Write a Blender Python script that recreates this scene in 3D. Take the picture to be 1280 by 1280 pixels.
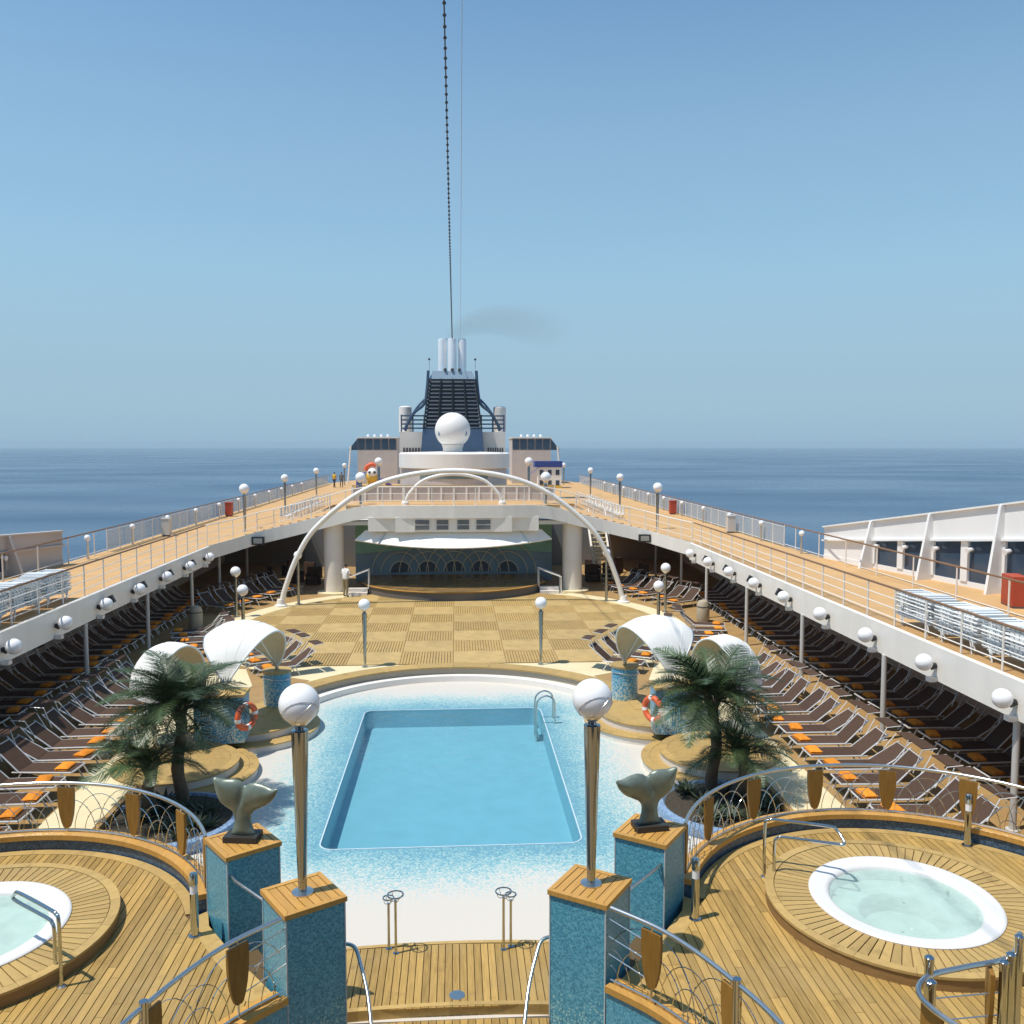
import bpy, bmesh, math, random
from math import sin, cos, pi, radians, sqrt, atan2
from mathutils import Vector, Matrix
from mathutils.geometry import tessellate_polygon
random.seed(7)
for o in list(bpy.data.objects): bpy.data.objects.remove(o)
SC = bpy.context.scene
COL = SC.collection

# ---------------------------------------------------------------- camera, sky, sun, exposure
cam_d = bpy.data.cameras.new('camera'); cam = bpy.data.objects.new('camera', cam_d); COL.objects.link(cam)
cam_d.sensor_width = 36; cam_d.lens = 36 * 1120 / 1280; cam_d.clip_start = .1; cam_d.clip_end = 120000
cam.location = (.12, 0, 7.8)
cam.rotation_euler = (pi / 2 - math.atan(84 / 1120), 0, -math.atan(70 / 1120))
SC.camera = cam
SUN_EL = radians(68); SUN_DIR = Vector((-.94 * cos(SUN_EL), -.34 * cos(SUN_EL), sin(SUN_EL))).normalized()
W = bpy.data.worlds.new('World'); SC.world = W; W.use_nodes = True
nt = W.node_tree; bg = nt.nodes['Background']
sky = nt.nodes.new('ShaderNodeTexSky'); sky.sky_type = 'NISHITA'; sky.sun_disc = False
sky.sun_elevation = SUN_EL; sky.sun_rotation = atan2(SUN_DIR.x, SUN_DIR.y)
sky.altitude = 0; sky.air_density = 1.0; sky.dust_density = .3; sky.ozone_density = 2.6
bg.inputs[1].default_value = .15
# hazy marine air: the sky pales to one grey blue all round the horizon
_tc = nt.nodes.new('ShaderNodeTexCoord'); _sp = nt.nodes.new('ShaderNodeSeparateXYZ'); nt.links.new(_tc.outputs['Generated'], _sp.inputs[0])
_rp = nt.nodes.new('ShaderNodeValToRGB'); nt.links.new(_sp.outputs[2], _rp.inputs[0]); _rp.color_ramp.interpolation = 'EASE'
_e = _rp.color_ramp.elements
for _ in range(2): _e.new(.5)
for _i, (_p, _v) in enumerate(((0, 1), (.06, .93), (.24, .5), (.5, 0))): _e[_i].position = _p; _e[_i].color = (_v, _v, _v, 1)
_mx = nt.nodes.new('ShaderNodeMix'); _mx.data_type = 'RGBA'; nt.links.new(_rp.outputs[0], _mx.inputs[0]); _wb = nt.nodes.new('ShaderNodeVectorMath'); _wb.operation = 'MULTIPLY'; _wb.inputs[1].default_value = (.80, .98, .95); nt.links.new(sky.outputs[0], _wb.inputs[0]); nt.links.new(_wb.outputs[0], _mx.inputs[6])
_hz = [((c / 255 + .055) / 1.055) ** 2.4 / .15 for c in (149, 180, 201)]; _mx.inputs[7].default_value = (*_hz, 1)
nt.links.new(_mx.outputs[2], bg.inputs[0])
sd = bpy.data.lights.new('sun', 'SUN'); sd.energy = 4.2; sd.angle = radians(.53); sd.color = (1, .945, .86)
so = bpy.data.objects.new('sun', sd); COL.objects.link(so); so.location = SUN_DIR * 60
so.rotation_euler = SUN_DIR.to_track_quat('Z', 'Y').to_euler()
VS = SC.view_settings; VS.view_transform = 'Standard'; VS.look = 'None'; VS.exposure = .15; VS.gamma = 1
try: VS.use_curve_mapping = False
except Exception: pass

# ---------------------------------------------------------------- materials
MATS = {}
def lin(r, g, b):
    f = lambda c: ((c / 255 + .055) / 1.055) ** 2.4 if c > 10 else c / 255 / 12.92
    return (f(r), f(g), f(b), 1)
def mat(name, col, rough=.6, metal=0, var=0, noise=0, nscale=6, stretch=(1, 1, 1), bump=0, bscale=40, spec=.5, trans=0, emit=0, wear=None):
    """principled with per-object tone variation, stretched noise tone and bump, all in object space"""
    if name in MATS: return MATS[name]
    m = bpy.data.materials.new(name); m.use_nodes = True; MATS[name] = m
    t = m.node_tree; N = t.nodes; L = t.links; b = N['Principled BSDF']
    b.inputs['Roughness'].default_value = rough; b.inputs['Metallic'].default_value = metal
    b.inputs['Specular IOR Level'].default_value = spec
    if trans: b.inputs['Transmission Weight'].default_value = trans
    c = tuple(col) + ((1,) if len(col) == 3 else ())
    src = None
    if var or noise:
        tc = N.new('ShaderNodeTexCoord'); mp = N.new('ShaderNodeMapping'); mp.inputs['Scale'].default_value = stretch
        L.new(tc.outputs['Object'], mp.inputs[0])
        val = N.new('ShaderNodeMath'); val.operation = 'ADD'; val.inputs[0].default_value = 0; val.inputs[1].default_value = 0
        if noise:
            no = N.new('ShaderNodeTexNoise'); no.inputs['Scale'].default_value = nscale; no.inputs['Detail'].default_value = 5
            L.new(mp.outputs[0], no.inputs['Vector'])
            mr = N.new('ShaderNodeMapRange'); mr.inputs[1].default_value = .25; mr.inputs[2].default_value = .75
            mr.inputs[3].default_value = -noise; mr.inputs[4].default_value = noise
            L.new(no.outputs[0], mr.inputs[0]); L.new(mr.outputs[0], val.inputs[0])
        if var:
            oi = N.new('ShaderNodeObjectInfo'); m2 = N.new('ShaderNodeMapRange')
            m2.inputs[3].default_value = -var; m2.inputs[4].default_value = var
            L.new(oi.outputs['Random'], m2.inputs[0]); L.new(m2.outputs[0], val.inputs[1])
        ad = N.new('ShaderNodeMath'); ad.operation = 'ADD'; ad.inputs[1].default_value = 1
        L.new(val.outputs[0], ad.inputs[0])
        mx = N.new('ShaderNodeVectorMath'); mx.operation = 'SCALE'; mx.inputs[0].default_value = c[:3]
        L.new(ad.outputs[0], mx.inputs['Scale']); last = mx.outputs[0]
        if wear:   # weathering and spill stains that run across neighbouring boards
            geo = N.new('ShaderNodeNewGeometry')
            for sc_, lo, hi, amt, wc in wear:
                wn_ = N.new('ShaderNodeTexNoise'); wn_.inputs['Scale'].default_value = sc_; wn_.inputs['Detail'].default_value = 6; wn_.inputs['Roughness'].default_value = .62
                L.new(geo.outputs['Position'], wn_.inputs['Vector'])
                wr = N.new('ShaderNodeMapRange'); wr.inputs[1].default_value = lo; wr.inputs[2].default_value = hi; wr.inputs[3].default_value = 0; wr.inputs[4].default_value = amt
                L.new(wn_.outputs[0], wr.inputs[0]); wm_ = N.new('ShaderNodeMix'); wm_.data_type = 'RGBA'; L.new(wr.outputs[0], wm_.inputs[0])
                L.new(last, wm_.inputs[6]); wm_.inputs[7].default_value = (*wc, 1); last = wm_.outputs[2]
        L.new(last, b.inputs['Base Color'])
    else:
        b.inputs['Base Color'].default_value = c
    if bump:
        tc = N.new('ShaderNodeTexCoord'); mp = N.new('ShaderNodeMapping'); mp.inputs['Scale'].default_value = stretch
        no = N.new('ShaderNodeTexNoise'); no.inputs['Scale'].default_value = bscale; no.inputs['Detail'].default_value = 3
        bp = N.new('ShaderNodeBump'); bp.inputs['Strength'].default_value = bump; bp.inputs['Distance'].default_value = .02
        L.new(tc.outputs['Object'], mp.inputs[0]); L.new(mp.outputs[0], no.inputs['Vector'])
        L.new(no.outputs[0], bp.inputs['Height']); L.new(bp.outputs[0], b.inputs['Normal'])
    if emit:
        b.inputs['Emission Color'].default_value = c; b.inputs['Emission Strength'].default_value = emit
    return m
def mosaic(name, cols, cell=.03, fade=None):
    """glass mosaic: one random tone per small tile; fade=(axis expr) adds white tiles"""
    m = bpy.data.materials.new(name); m.use_nodes = True; MATS[name] = m
    t = m.node_tree; N = t.nodes; L = t.links; b = N['Principled BSDF']
    b.inputs['Roughness'].default_value = .35
    tc = N.new('ShaderNodeTexCoord')
    sn = N.new('ShaderNodeVectorMath'); sn.operation = 'SNAP'; sn.inputs[1].default_value = (cell,) * 3
    of = N.new('ShaderNodeVectorMath'); of.operation = 'ADD'; of.inputs[1].default_value = (cell * .37,) * 3
    L.new(tc.outputs['Object'], of.inputs[0]); L.new(of.outputs[0], sn.inputs[0])
    wn = N.new('ShaderNodeTexWhiteNoise'); L.new(sn.outputs[0], wn.inputs['Vector'])
    rp = N.new('ShaderNodeValToRGB'); L.new(wn.outputs['Value'], rp.inputs[0])
    rp.color_ramp.interpolation = 'LINEAR'
    els = rp.color_ramp.elements
    while len(els) < len(cols): els.new(.5)
    for i, c in enumerate(cols):
        els[i].position = i / (len(cols) - 1); els[i].color = c
    out = rp.outputs[0]
    if fade:
        sp = N.new('ShaderNodeSeparateXYZ'); L.new(tc.outputs['Object'], sp.inputs[0])
        if fade[0] == 'z':
            mr = N.new('ShaderNodeMapRange'); mr.inputs[1].default_value = fade[1]; mr.inputs[2].default_value = fade[2]
            mr.inputs[3].default_value = 0; mr.inputs[4].default_value = fade[3]
            L.new(sp.outputs[2], mr.inputs[0]); f = mr.outputs[0]; whites = fade[4]
            w2 = N.new('ShaderNodeTexWhiteNoise'); w2.noise_dimensions = '4D'; w2.inputs['W'].default_value = 3.3
            L.new(sn.outputs[0], w2.inputs['Vector'])
            lt = N.new('ShaderNodeMath'); lt.operation = 'LESS_THAN'; L.new(w2.outputs['Value'], lt.inputs[0]); L.new(f, lt.inputs[1])
            mx = N.new('ShaderNodeMix'); mx.data_type = 'RGBA'; L.new(lt.outputs[0], mx.inputs[0])
            L.new(out, mx.inputs[6]); mx.inputs[7].default_value = whites; out = mx.outputs[2]
    L.new(out, b.inputs['Base Color'])
    return m

TEAK = mat('teak', (.385, .245, .075), .55, wear=[(.9, .45, .72, .55, (.37, .265, .115)), (2.6, .58, .76, .6, (.17, .10, .035))], var=.24, noise=.22, nscale=3, stretch=(14, 1, 6), bump=.15, bscale=12, spec=.3)
TEAK_L = mat('teak_light', (.44, .295, .105), .55, wear=[(.9, .45, .72, .55, (.37, .265, .115)), (2.6, .58, .76, .6, (.17, .10, .035))], var=.14, noise=.12, nscale=3, stretch=(3, 3, 3), spec=.3)
TEAK_O = mat('teak_oiled', (.50, .27, .065), .42, var=.08, noise=.15, nscale=3, stretch=(10, 1, 4), spec=.4)
SHIELD = mat('shield_wood', (.25, .125, .022), .45, var=.12, noise=.2, nscale=4, stretch=(6, 6, .8), spec=.4)
SLAT = mat('dance_slat', (.455, .305, .11), .55, wear=[(.9, .45, .72, .55, (.37, .265, .115)), (2.6, .58, .76, .6, (.17, .10, .035))], var=.10, noise=.14, nscale=2.2, stretch=(1, 1, 1), spec=.3)
SLAT2 = mat('dance_slat_pale', (.51, .355, .145), .55, wear=[(.9, .45, .72, .55, (.37, .265, .115)), (2.6, .58, .76, .6, (.17, .10, .035))], var=.10, noise=.14, nscale=2.2, stretch=(1, 1, 1), spec=.3)
CAULK = mat('caulk', (.10, .062, .022), .8)
DECK = mat('side_deck', (.34, .205, .075), .7, wear=[(.9, .45, .72, .55, (.37, .265, .115)), (2.6, .58, .76, .6, (.17, .10, .035))], noise=.18, nscale=1.2, bump=.1, bscale=30)
CREAM = mat('cream_paving', (.70, .60, .37), .65, wear=[(.8, .5, .75, .4, (.55, .46, .28))], noise=.06, nscale=1.5)
PROM = mat('promenade_floor', (.54, .325, .135), .75, wear=[(.35, .45, .75, .4, (.50, .34, .19)), (1.3, .62, .8, .4, (.30, .19, .09))], noise=.09, nscale=1.2)
WHITE = mat('white_paint', (.82, .78, .72), .4, noise=.05, nscale=1.6, stretch=(1, 1, .25), wear=[(1.1, .60, .85, .35, (.60, .53, .44))])
WHITE2 = mat('white_panel', (.76, .70, .63), .5, noise=.05, nscale=.8, wear=[(1.0, .58, .85, .35, (.55, .48, .40))])
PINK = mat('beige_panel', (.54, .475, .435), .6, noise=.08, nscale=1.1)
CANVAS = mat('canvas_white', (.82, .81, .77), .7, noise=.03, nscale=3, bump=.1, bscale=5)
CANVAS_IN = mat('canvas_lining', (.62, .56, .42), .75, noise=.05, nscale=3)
CHROME = mat('chrome', (.52, .54, .53), .10, 1)
POLE = mat('pole_steel', (.34, .37, .38), .06, .9)
STEEL = mat('brushed_steel', (.66, .65, .62), .3, 1, noise=.06, nscale=8)
ALU = mat('aluminium', (.72, .71, .69), .4, .35)
POST = mat('post_grey', (.55, .53, .50), .4)
GLOBE = mat('opal_globe', (.86, .85, .85), .18, noise=.015, nscale=4)
BROWN = mat('textilene_brown', (.075, .043, .028), .75, var=.15, noise=.1, nscale=8, spec=.25)
ORANGE = mat('towel_orange', (.72, .25, .03), .9, var=.15, noise=.18, nscale=9, bump=.5, bscale=70, spec=.1)
BRONZE = mat('bronze_patina', (.18, .215, .175), .36, .3, noise=.35, nscale=5, bump=.1, bscale=9)
BLACKP = mat('black_paint', (.02, .02, .022), .5)
DARK = mat('dark_grey', (.07, .07, .075), .6)
NAVY = mat('navy_paint', (.045, .085, .15), .45, noise=.1, nscale=1)
GREYB = mat('grey_blue_paint', (.25, .34, .42), .45)
RED = mat('red_paint', (.42, .06, .025), .5, noise=.1, nscale=4)
BUOY = mat('buoy_orange', (.70, .12, .035), .55, noise=.1, nscale=8)
RAILWOOD = mat('handrail_wood', (.22, .12, .06), .45, noise=.15, nscale=2)
SOIL = mat('soil', (.05, .04, .025), .95, noise=.4, nscale=14, bump=.8, bscale=30)
BARK = mat('palm_bark', (.14, .10, .065), .9, noise=.3, nscale=9, stretch=(1, 1, 4), bump=.8, bscale=16)
FROND = mat('palm_leaf', (.052, .086, .030), .42, var=.45, noise=.25, nscale=3, spec=.5)
AGAVE = mat('agave_leaf', (.05, .07, .035), .5, var=.3, noise=.2, nscale=6)
GLASSD = mat('dark_glass', (.04, .068, .11), .08, noise=.2, nscale=.7)
MURALG = mat('mural_green', (.32, .66, .55), .5, noise=.15, nscale=1)
MURALB = mat('mural_blue', (.26, .40, .53), .5, noise=.15, nscale=1)
GOLD = mat('mural_gold', (.85, .80, .64), .4)
STAGEF = mat('stage_floor', (.24, .15, .06), .25, noise=.45, nscale=1.1)
YELLOW = mat('yellow_paint', (.70, .45, .06), .5)
PURPLE = mat('purple_plastic', (.10, .06, .22), .5)
BLUEP = mat('blue_plastic', (.03, .06, .25), .5)
SKIN = mat('skin', (.35, .19, .12), .6)
CLOTHW = mat('shirt_white', (.78, .77, .75), .8)
KHAKI = mat('khaki', (.30, .24, .13), .85)
CLOTHY = mat('shirt_yellow', (.65, .38, .04), .85)
CLOTHG = mat('shirt_grey', (.13, .13, .13), .85)
CLOTHB = mat('shorts_dark', (.03, .03, .04), .85)
HAIR = mat('hair_dark', (.02, .015, .01), .7)
PLAST = mat('white_plastic', (.70, .72, .72), .45, var=.12)
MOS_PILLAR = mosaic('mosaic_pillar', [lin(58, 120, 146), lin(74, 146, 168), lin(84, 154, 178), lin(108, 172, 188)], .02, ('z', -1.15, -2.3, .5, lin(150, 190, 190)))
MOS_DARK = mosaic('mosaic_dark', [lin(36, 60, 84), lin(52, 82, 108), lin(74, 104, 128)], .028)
MOS_DRUM = mosaic('mosaic_drum', [lin(52, 122, 158), lin(74, 146, 182), lin(98, 162, 190), lin(130, 180, 196)], .03, ('z', .85, 0, .55, lin(190, 198, 188)))
MOS_BLUE = mosaic('mosaic_basin', [lin(104, 130, 164), lin(124, 150, 180), lin(148, 172, 196)], .03)

def surround_material():
    m = bpy.data.materials.new('pool_mosaic'); m.use_nodes = True
    t = m.node_tree; N = t.nodes; L = t.links; b = N['Principled BSDF']; b.inputs['Roughness'].default_value = .45
    def M(op, a, c=None, d=None):
        n = N.new('ShaderNodeMath'); n.operation = op
        for i, v in enumerate((a, c, d)):
            if v is None: continue
            if isinstance(v, (int, float)): n.inputs[i].default_value = v
            else: L.new(v, n.inputs[i])
        return n.outputs[0]
    tc = N.new('ShaderNodeTexCoord')
    sn = N.new('ShaderNodeVectorMath'); sn.operation = 'SNAP'; sn.inputs[1].default_value = (.036, .036, 10)
    L.new(tc.outputs['Object'], sn.inputs[0])
    sp = N.new('ShaderNodeSeparateXYZ'); L.new(sn.outputs[0], sp.inputs[0])
    dx = M('SUBTRACT', M('ABSOLUTE', sp.outputs[0]), 2.7); dy = M('SUBTRACT', M('ABSOLUTE', M('SUBTRACT', sp.outputs[1], 22.45)), 4.75)
    dx0 = M('MAXIMUM', dx, 0); dy0 = M('MAXIMUM', dy, 0)
    dist = M('SQRT', M('ADD', M('MULTIPLY', dx0, dx0), M('MULTIPLY', dy0, dy0)))
    no = N.new('ShaderNodeTexNoise'); no.inputs['Scale'].default_value = .7; L.new(tc.outputs['Object'], no.inputs['Vector'])
    dist = M('ADD', dist, M('MULTIPLY', M('SUBTRACT', no.outputs[0], .5), 1.0))
    wn = N.new('ShaderNodeTexWhiteNoise'); L.new(sn.outputs[0], wn.inputs['Vector'])
    k = M('ADD', M('DIVIDE', dist, 2.0), M('MULTIPLY', M('SUBTRACT', wn.outputs['Value'], .5), .62))
    rp = N.new('ShaderNodeValToRGB'); L.new(k, rp.inputs[0])
    e = rp.color_ramp.elements
    for _ in range(3): e.new(.5)
    for i, (p, c) in enumerate([(0, lin(98, 148, 166)), (.25, lin(124, 172, 180)), (.52, lin(160, 188, 187)), (.78, lin(194, 198, 192)), (1, lin(204, 197, 186))]):
        e[i].position = p; e[i].color = c
    L.new(rp.outputs[0], b.inputs['Base Color'])
    return m
MOS_SUR = surround_material()
def water_material(name, tint, rough, scale, bump, refl=1.0, milk=None):
    """clear water: tinted transparent body under a fresnel reflection with ripples"""
    m = bpy.data.materials.new(name); m.use_nodes = True
    t = m.node_tree; N = t.nodes; L = t.links; N.remove(N['Principled BSDF']); out = N['Material Output']
    tr = N.new('ShaderNodeBsdfTransparent'); tr.inputs[0].default_value = tint
    gl = N.new('ShaderNodeBsdfGlossy'); gl.inputs['Roughness'].default_value = rough; gl.inputs[0].default_value = (refl, refl, refl, 1)
    fr = N.new('ShaderNodeFresnel'); fr.inputs[0].default_value = 1.33
    mx = N.new('ShaderNodeMixShader'); L.new(fr.outputs[0], mx.inputs[0]); L.new(tr.outputs[0], mx.inputs[1]); L.new(gl.outputs[0], mx.inputs[2])
    tc = N.new('ShaderNodeTexCoord'); no = N.new('ShaderNodeTexNoise'); no.inputs['Scale'].default_value = scale; no.inputs['Detail'].default_value = 3
    bp = N.new('ShaderNodeBump'); bp.inputs['Strength'].default_value = bump; bp.inputs['Distance'].default_value = .05
    L.new(tc.outputs['Object'], no.inputs['Vector']); L.new(no.outputs[0], bp.inputs['Height'])
    L.new(bp.outputs[0], gl.inputs['Normal']); L.new(bp.outputs[0], fr.inputs['Normal'])
    res = mx.outputs[0]
    if milk:   # aerated, bubbly water
        df_ = N.new('ShaderNodeBsdfDiffuse'); df_.inputs[0].default_value = milk[1]
        n2 = N.new('ShaderNodeTexNoise'); n2.inputs['Scale'].default_value = 3.2; n2.inputs['Detail'].default_value = 5; L.new(tc.outputs['Object'], n2.inputs['Vector'])
        r2 = N.new('ShaderNodeMapRange'); r2.inputs[1].default_value = .35; r2.inputs[2].default_value = .7; r2.inputs[3].default_value = milk[0] * .72; r2.inputs[4].default_value = milk[0]
        L.new(n2.outputs[0], r2.inputs[0]); m2 = N.new('ShaderNodeMixShader'); L.new(r2.outputs[0], m2.inputs[0]); L.new(res, m2.inputs[1]); L.new(df_.outputs[0], m2.inputs[2]); res = m2.outputs[0]
    L.new(res, out.inputs[0])
    return m
def glass_material(name, tint, amount):
    m = bpy.data.materials.new(name); m.use_nodes = True
    t = m.node_tree; N = t.nodes; L = t.links; N.remove(N['Principled BSDF']); out = N['Material Output']
    tr = N.new('ShaderNodeBsdfTransparent'); tr.inputs[0].default_value = tint
    pr = N.new('ShaderNodeBsdfPrincipled'); pr.inputs['Base Color'].default_value = (.55, .58, .60, 1); pr.inputs['Roughness'].default_value = .1
    mx = N.new('ShaderNodeMixShader'); mx.inputs[0].default_value = amount
    L.new(tr.outputs[0], mx.inputs[1]); L.new(pr.outputs[0], mx.inputs[2]); L.new(mx.outputs[0], out.inputs[0])
    return m
GLASS = glass_material('rail_glass', (.9, .94, .95, 1), .38)

# ---------------------------------------------------------------- mesh helpers
class MB:
    def __init__(s): s.v = []; s.f = []; s.mi = []
    def add(s, vs, fs, k=0):
        n = len(s.v); s.v += [tuple(p) for p in vs]; s.f += [tuple(i + n for i in f) for f in fs]; s.mi += [k] * len(fs); return s
    def box(s, x0, x1, y0, y1, z0, z1, k=0, m=None):
        p = [(x, y, z) for z in (z0, z1) for y in (y0, y1) for x in (x0, x1)]
        if m: p = [m @ Vector(q) for q in p]
        return s.add(p, [(0, 2, 3, 1), (4, 5, 7, 6), (0, 1, 5, 4), (2, 6, 7, 3), (0, 4, 6, 2), (1, 3, 7, 5)], k)
    def tube(s, pts, r, n=8, closed=False, k=0, flat=1):
        pts = [Vector(p) for p in pts]; N = len(pts); rr = r if isinstance(r, (list, tuple)) else [r] * N
        rings = []; prev = None
        for i, p in enumerate(pts):
            a = pts[i - 1] if (i or closed) else p; b = pts[(i + 1) % N] if (i < N - 1 or closed) else p
            t = (b - a).normalized()
            if prev is None:
                u = t.orthogonal().normalized() if abs(t.z) > .9 else t.cross(Vector((0, 0, 1))).normalized()
            else:
                u = (prev - t * prev.dot(t)); u = u.normalized() if u.length > 1e-6 else t.orthogonal().normalized()
            prev = u; w = t.cross(u)
            rings.append([p + (u * cos(2 * pi * j / n) + w * sin(2 * pi * j / n) * flat) * rr[i] for j in range(n)])
        vs = [q for R in rings for q in R]; fs = []
        for i in range(N if closed else N - 1):
            for j in range(n):
                a = i * n + j; b = i * n + (j + 1) % n; c = ((i + 1) % N) * n
                fs.append((a, b, c + (j + 1) % n, c + j))
        if not closed: fs += [tuple(range(n))[::-1], tuple(range((N - 1) * n, N * n))]
        return s.add(vs, fs, k)
    def lathe(s, prof, n=24, c=(0, 0, 0), k=0, cap=True):
        vs = [(c[0] + r * cos(2 * pi * j / n), c[1] + r * sin(2 * pi * j / n), c[2] + z) for r, z in prof for j in range(n)]
        fs = [(i * n + j, i * n + (j + 1) % n, (i + 1) * n + (j + 1) % n, (i + 1) * n + j) for i in range(len(prof) - 1) for j in range(n)]
        if cap: fs += [tuple(range(n))[::-1], tuple(range((len(prof) - 1) * n, len(prof) * n))]
        return s.add(vs, fs, k)
    def sphere(s, c, r, n=16, m=10, k=0, sc=(1, 1, 1)):
        prof = [(r * sin(pi * (i + .02) / (m + .04)), -r * cos(pi * (i + .02) / (m + .04))) for i in range(m + 1)]
        vs = [(c[0] + a * cos(2 * pi * j / n) * sc[0], c[1] + a * sin(2 * pi * j / n) * sc[1], c[2] + z * sc[2]) for a, z in prof for j in range(n)]
        fs = [(i * n + j, i * n + (j + 1) % n, (i + 1) * n + (j + 1) % n, (i + 1) * n + j) for i in range(m) for j in range(n)]
        fs += [tuple(range(n))[::-1], tuple(range(m * n, (m + 1) * n))]
        return s.add(vs, fs, k)
    def prism(s, loops, z0, z1, k=0):
        """flat plate with holes; z0/z1 numbers or functions of (x,y)"""
        fz = lambda z, p: z(*p[:2]) if callable(z) else z
        if not isinstance(loops[0][0], (list, tuple)): loops = [loops]
        flat = [p for l in loops for p in l]; n = len(flat)
        tris = tessellate_polygon([[Vector((p[0], p[1], 0)) for p in l] for l in loops])
        vs = [(p[0], p[1], fz(z0, p)) for p in flat] + [(p[0], p[1], fz(z1, p)) for p in flat]
        fs = [(a + n, b + n, c + n) for a, b, c in tris] + [(c, b, a) for a, b, c in tris]
        o = 0
        for l in loops:
            m = len(l)
            for i in range(m): a, b = o + i, o + (i + 1) % m; fs.append((a, b, b + n, a + n))
            o += m
        return s.add(vs, fs, k)
    def strip(s, A, B, k=0):
        n = len(A); return s.add(list(A) + list(B), [(i, i + 1, n + i + 1, n + i) for i in range(n - 1)], k)
    def mesh(s, name, mats, smooth=False):
        me = bpy.data.meshes.new(name); me.from_pydata([tuple(v) for v in s.v], [], s.f)
        for m in (mats if isinstance(mats, (list, tuple)) else [mats]): me.materials.append(m)
        if any(s.mi): me.polygons.foreach_set('material_index', s.mi)
        bm = bmesh.new(); bm.from_mesh(me); bmesh.ops.recalc_face_normals(bm, faces=bm.faces); bm.to_mesh(me); bm.free()
        if smooth:
            me.polygons.foreach_set('use_smooth', [True] * len(me.polygons))
            try: me.set_sharp_from_angle(angle=radians(42))
            except Exception: pass
        me.update(); return me
    def build(s, name, mats, parent=None, smooth=False, loc=None, rz=0):
        return link(name, s.mesh(name, mats, smooth), parent, loc, rz)
def link(name, me, parent=None, loc=None, rz=0):
    o = bpy.data.objects.new(name, me); COL.objects.link(o)
    if parent: o.parent = parent
    if loc: o.location = loc
    if rz: o.rotation_euler = (0, 0, rz)
    return o
def face_up(o):
    bm = bmesh.new(); bm.from_mesh(o.data)
    for f in bm.faces:
        f.normal_update()
        if f.normal.z < 0: f.normal_flip()
    bm.to_mesh(o.data); bm.free(); o.data.update()
def tag(o, label=None, cat=None, group=None, kind=None):
    if label: o['label'] = label
    if cat: o['category'] = cat
    if group: o['group'] = group
    if kind: o['kind'] = kind
    return o
def thing(name, label, cat, loc=(0, 0, 0), rz=0, group=None):
    o = bpy.data.objects.new(name, None); COL.objects.link(o); o.location = loc; o.rotation_euler = (0, 0, rz); o.empty_display_size = .1
    return tag(o, label, cat, group)
def copy_tree(o, parent=None):
    c = o.copy(); COL.objects.link(c); c.parent = parent
    for ch in o.children: copy_tree(ch, c)
    return c
def struct(o): o['kind'] = 'structure'; return o
def arc(cx, cy, r, a0, a1, n):
    return [(cx + r * cos(radians(a0 + (a1 - a0) * i / n)), cy + r * sin(radians(a0 + (a1 - a0) * i / n))) for i in range(n + 1)]
def clip(poly, a, b, c):
    """keep a*x+b*y<=c"""
    out = []
    for i in range(len(poly)):
        p, q = poly[i - 1], poly[i]; dp = a * p[0] + b * p[1] - c; dq = a * q[0] + b * q[1] - c
        if (dp <= 0) != (dq <= 0): t = dp / (dp - dq); out.append((p[0] + (q[0] - p[0]) * t, p[1] + (q[1] - p[1]) * t))
        if dq <= 0: out.append(q)
    return out
def area(p): return abs(sum(p[i - 1][0] * p[i][1] - p[i][0] * p[i - 1][1] for i in range(len(p)))) / 2
def rot2(p, a): return (p[0] * cos(a) - p[1] * sin(a), p[0] * sin(a) + p[1] * cos(a))
def smooth_path(pts, n=8):
    P = [Vector(p) for p in pts]; out = []
    for i in range(len(P) - 1):
        p0 = P[max(i - 1, 0)]; p1 = P[i]; p2 = P[i + 1]; p3 = P[min(i + 2, len(P) - 1)]
        for j in range(n):
            t = j / n
            out.append(.5 * ((2 * p1) + (p2 - p0) * t + (2 * p0 - 5 * p1 + 4 * p2 - p3) * t * t + (3 * p1 - p0 - 3 * p2 + p3) * t ** 3))
    return out + [P[-1]]
def planks(parent, poly, ang, z0, z1, width=.112, gap=.013, mat_=None, hole=None, lmin=2.2, lmax=3.6, joints=True, name='plank'):
    """cut a floor outline into separate boards running at angle ang"""
    loc = [rot2(p, -ang) for p in poly]
    xs = [p[0] for p in loc]; ys = [p[1] for p in loc]; v = min(ys); n = 0
    rnd = random.Random(int(ang * 100) + len(poly))
    while v < max(ys):
        s1 = clip(clip(loc, 0, -1, -v), 0, 1, v + width - gap)
        cuts = [min(xs) - 1]
        if joints:
            u = min(xs) + rnd.uniform(.3, lmax)
            while u < max(xs): cuts.append(u); u += rnd.uniform(lmin, lmax)
        cuts.append(max(xs) + 1)
        segs = [(cuts[i], cuts[i + 1] - .006) for i in range(len(cuts) - 1)]
        if hole:
            hc = rot2(hole[:2], -ang); dv = max(0, abs(v + width / 2 - hc[1]) - width / 2)
            if dv < hole[2]:
                w = sqrt(hole[2] ** 2 - dv * dv); ns = []
                for a, b in segs:
                    for c, d in ((a, min(b, hc[0] - w)), (max(a, hc[0] + w), b)):
                        if d - c > .02: ns.append((c, d))
                segs = ns
        for a, b in segs:
            pl = clip(clip(s1, -1, 0, -a), 1, 0, b) if len(s1) > 2 else []
            if len(pl) > 2 and area(pl) > .004:
                # local frame: board runs along local Y
                q = [(-p[1], p[0]) for p in pl]
                MB().prism(q, z0, z1).build(name, mat_ or TEAK, parent, rz=ang - pi / 2); n += 1
        v += width
    return n

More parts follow.
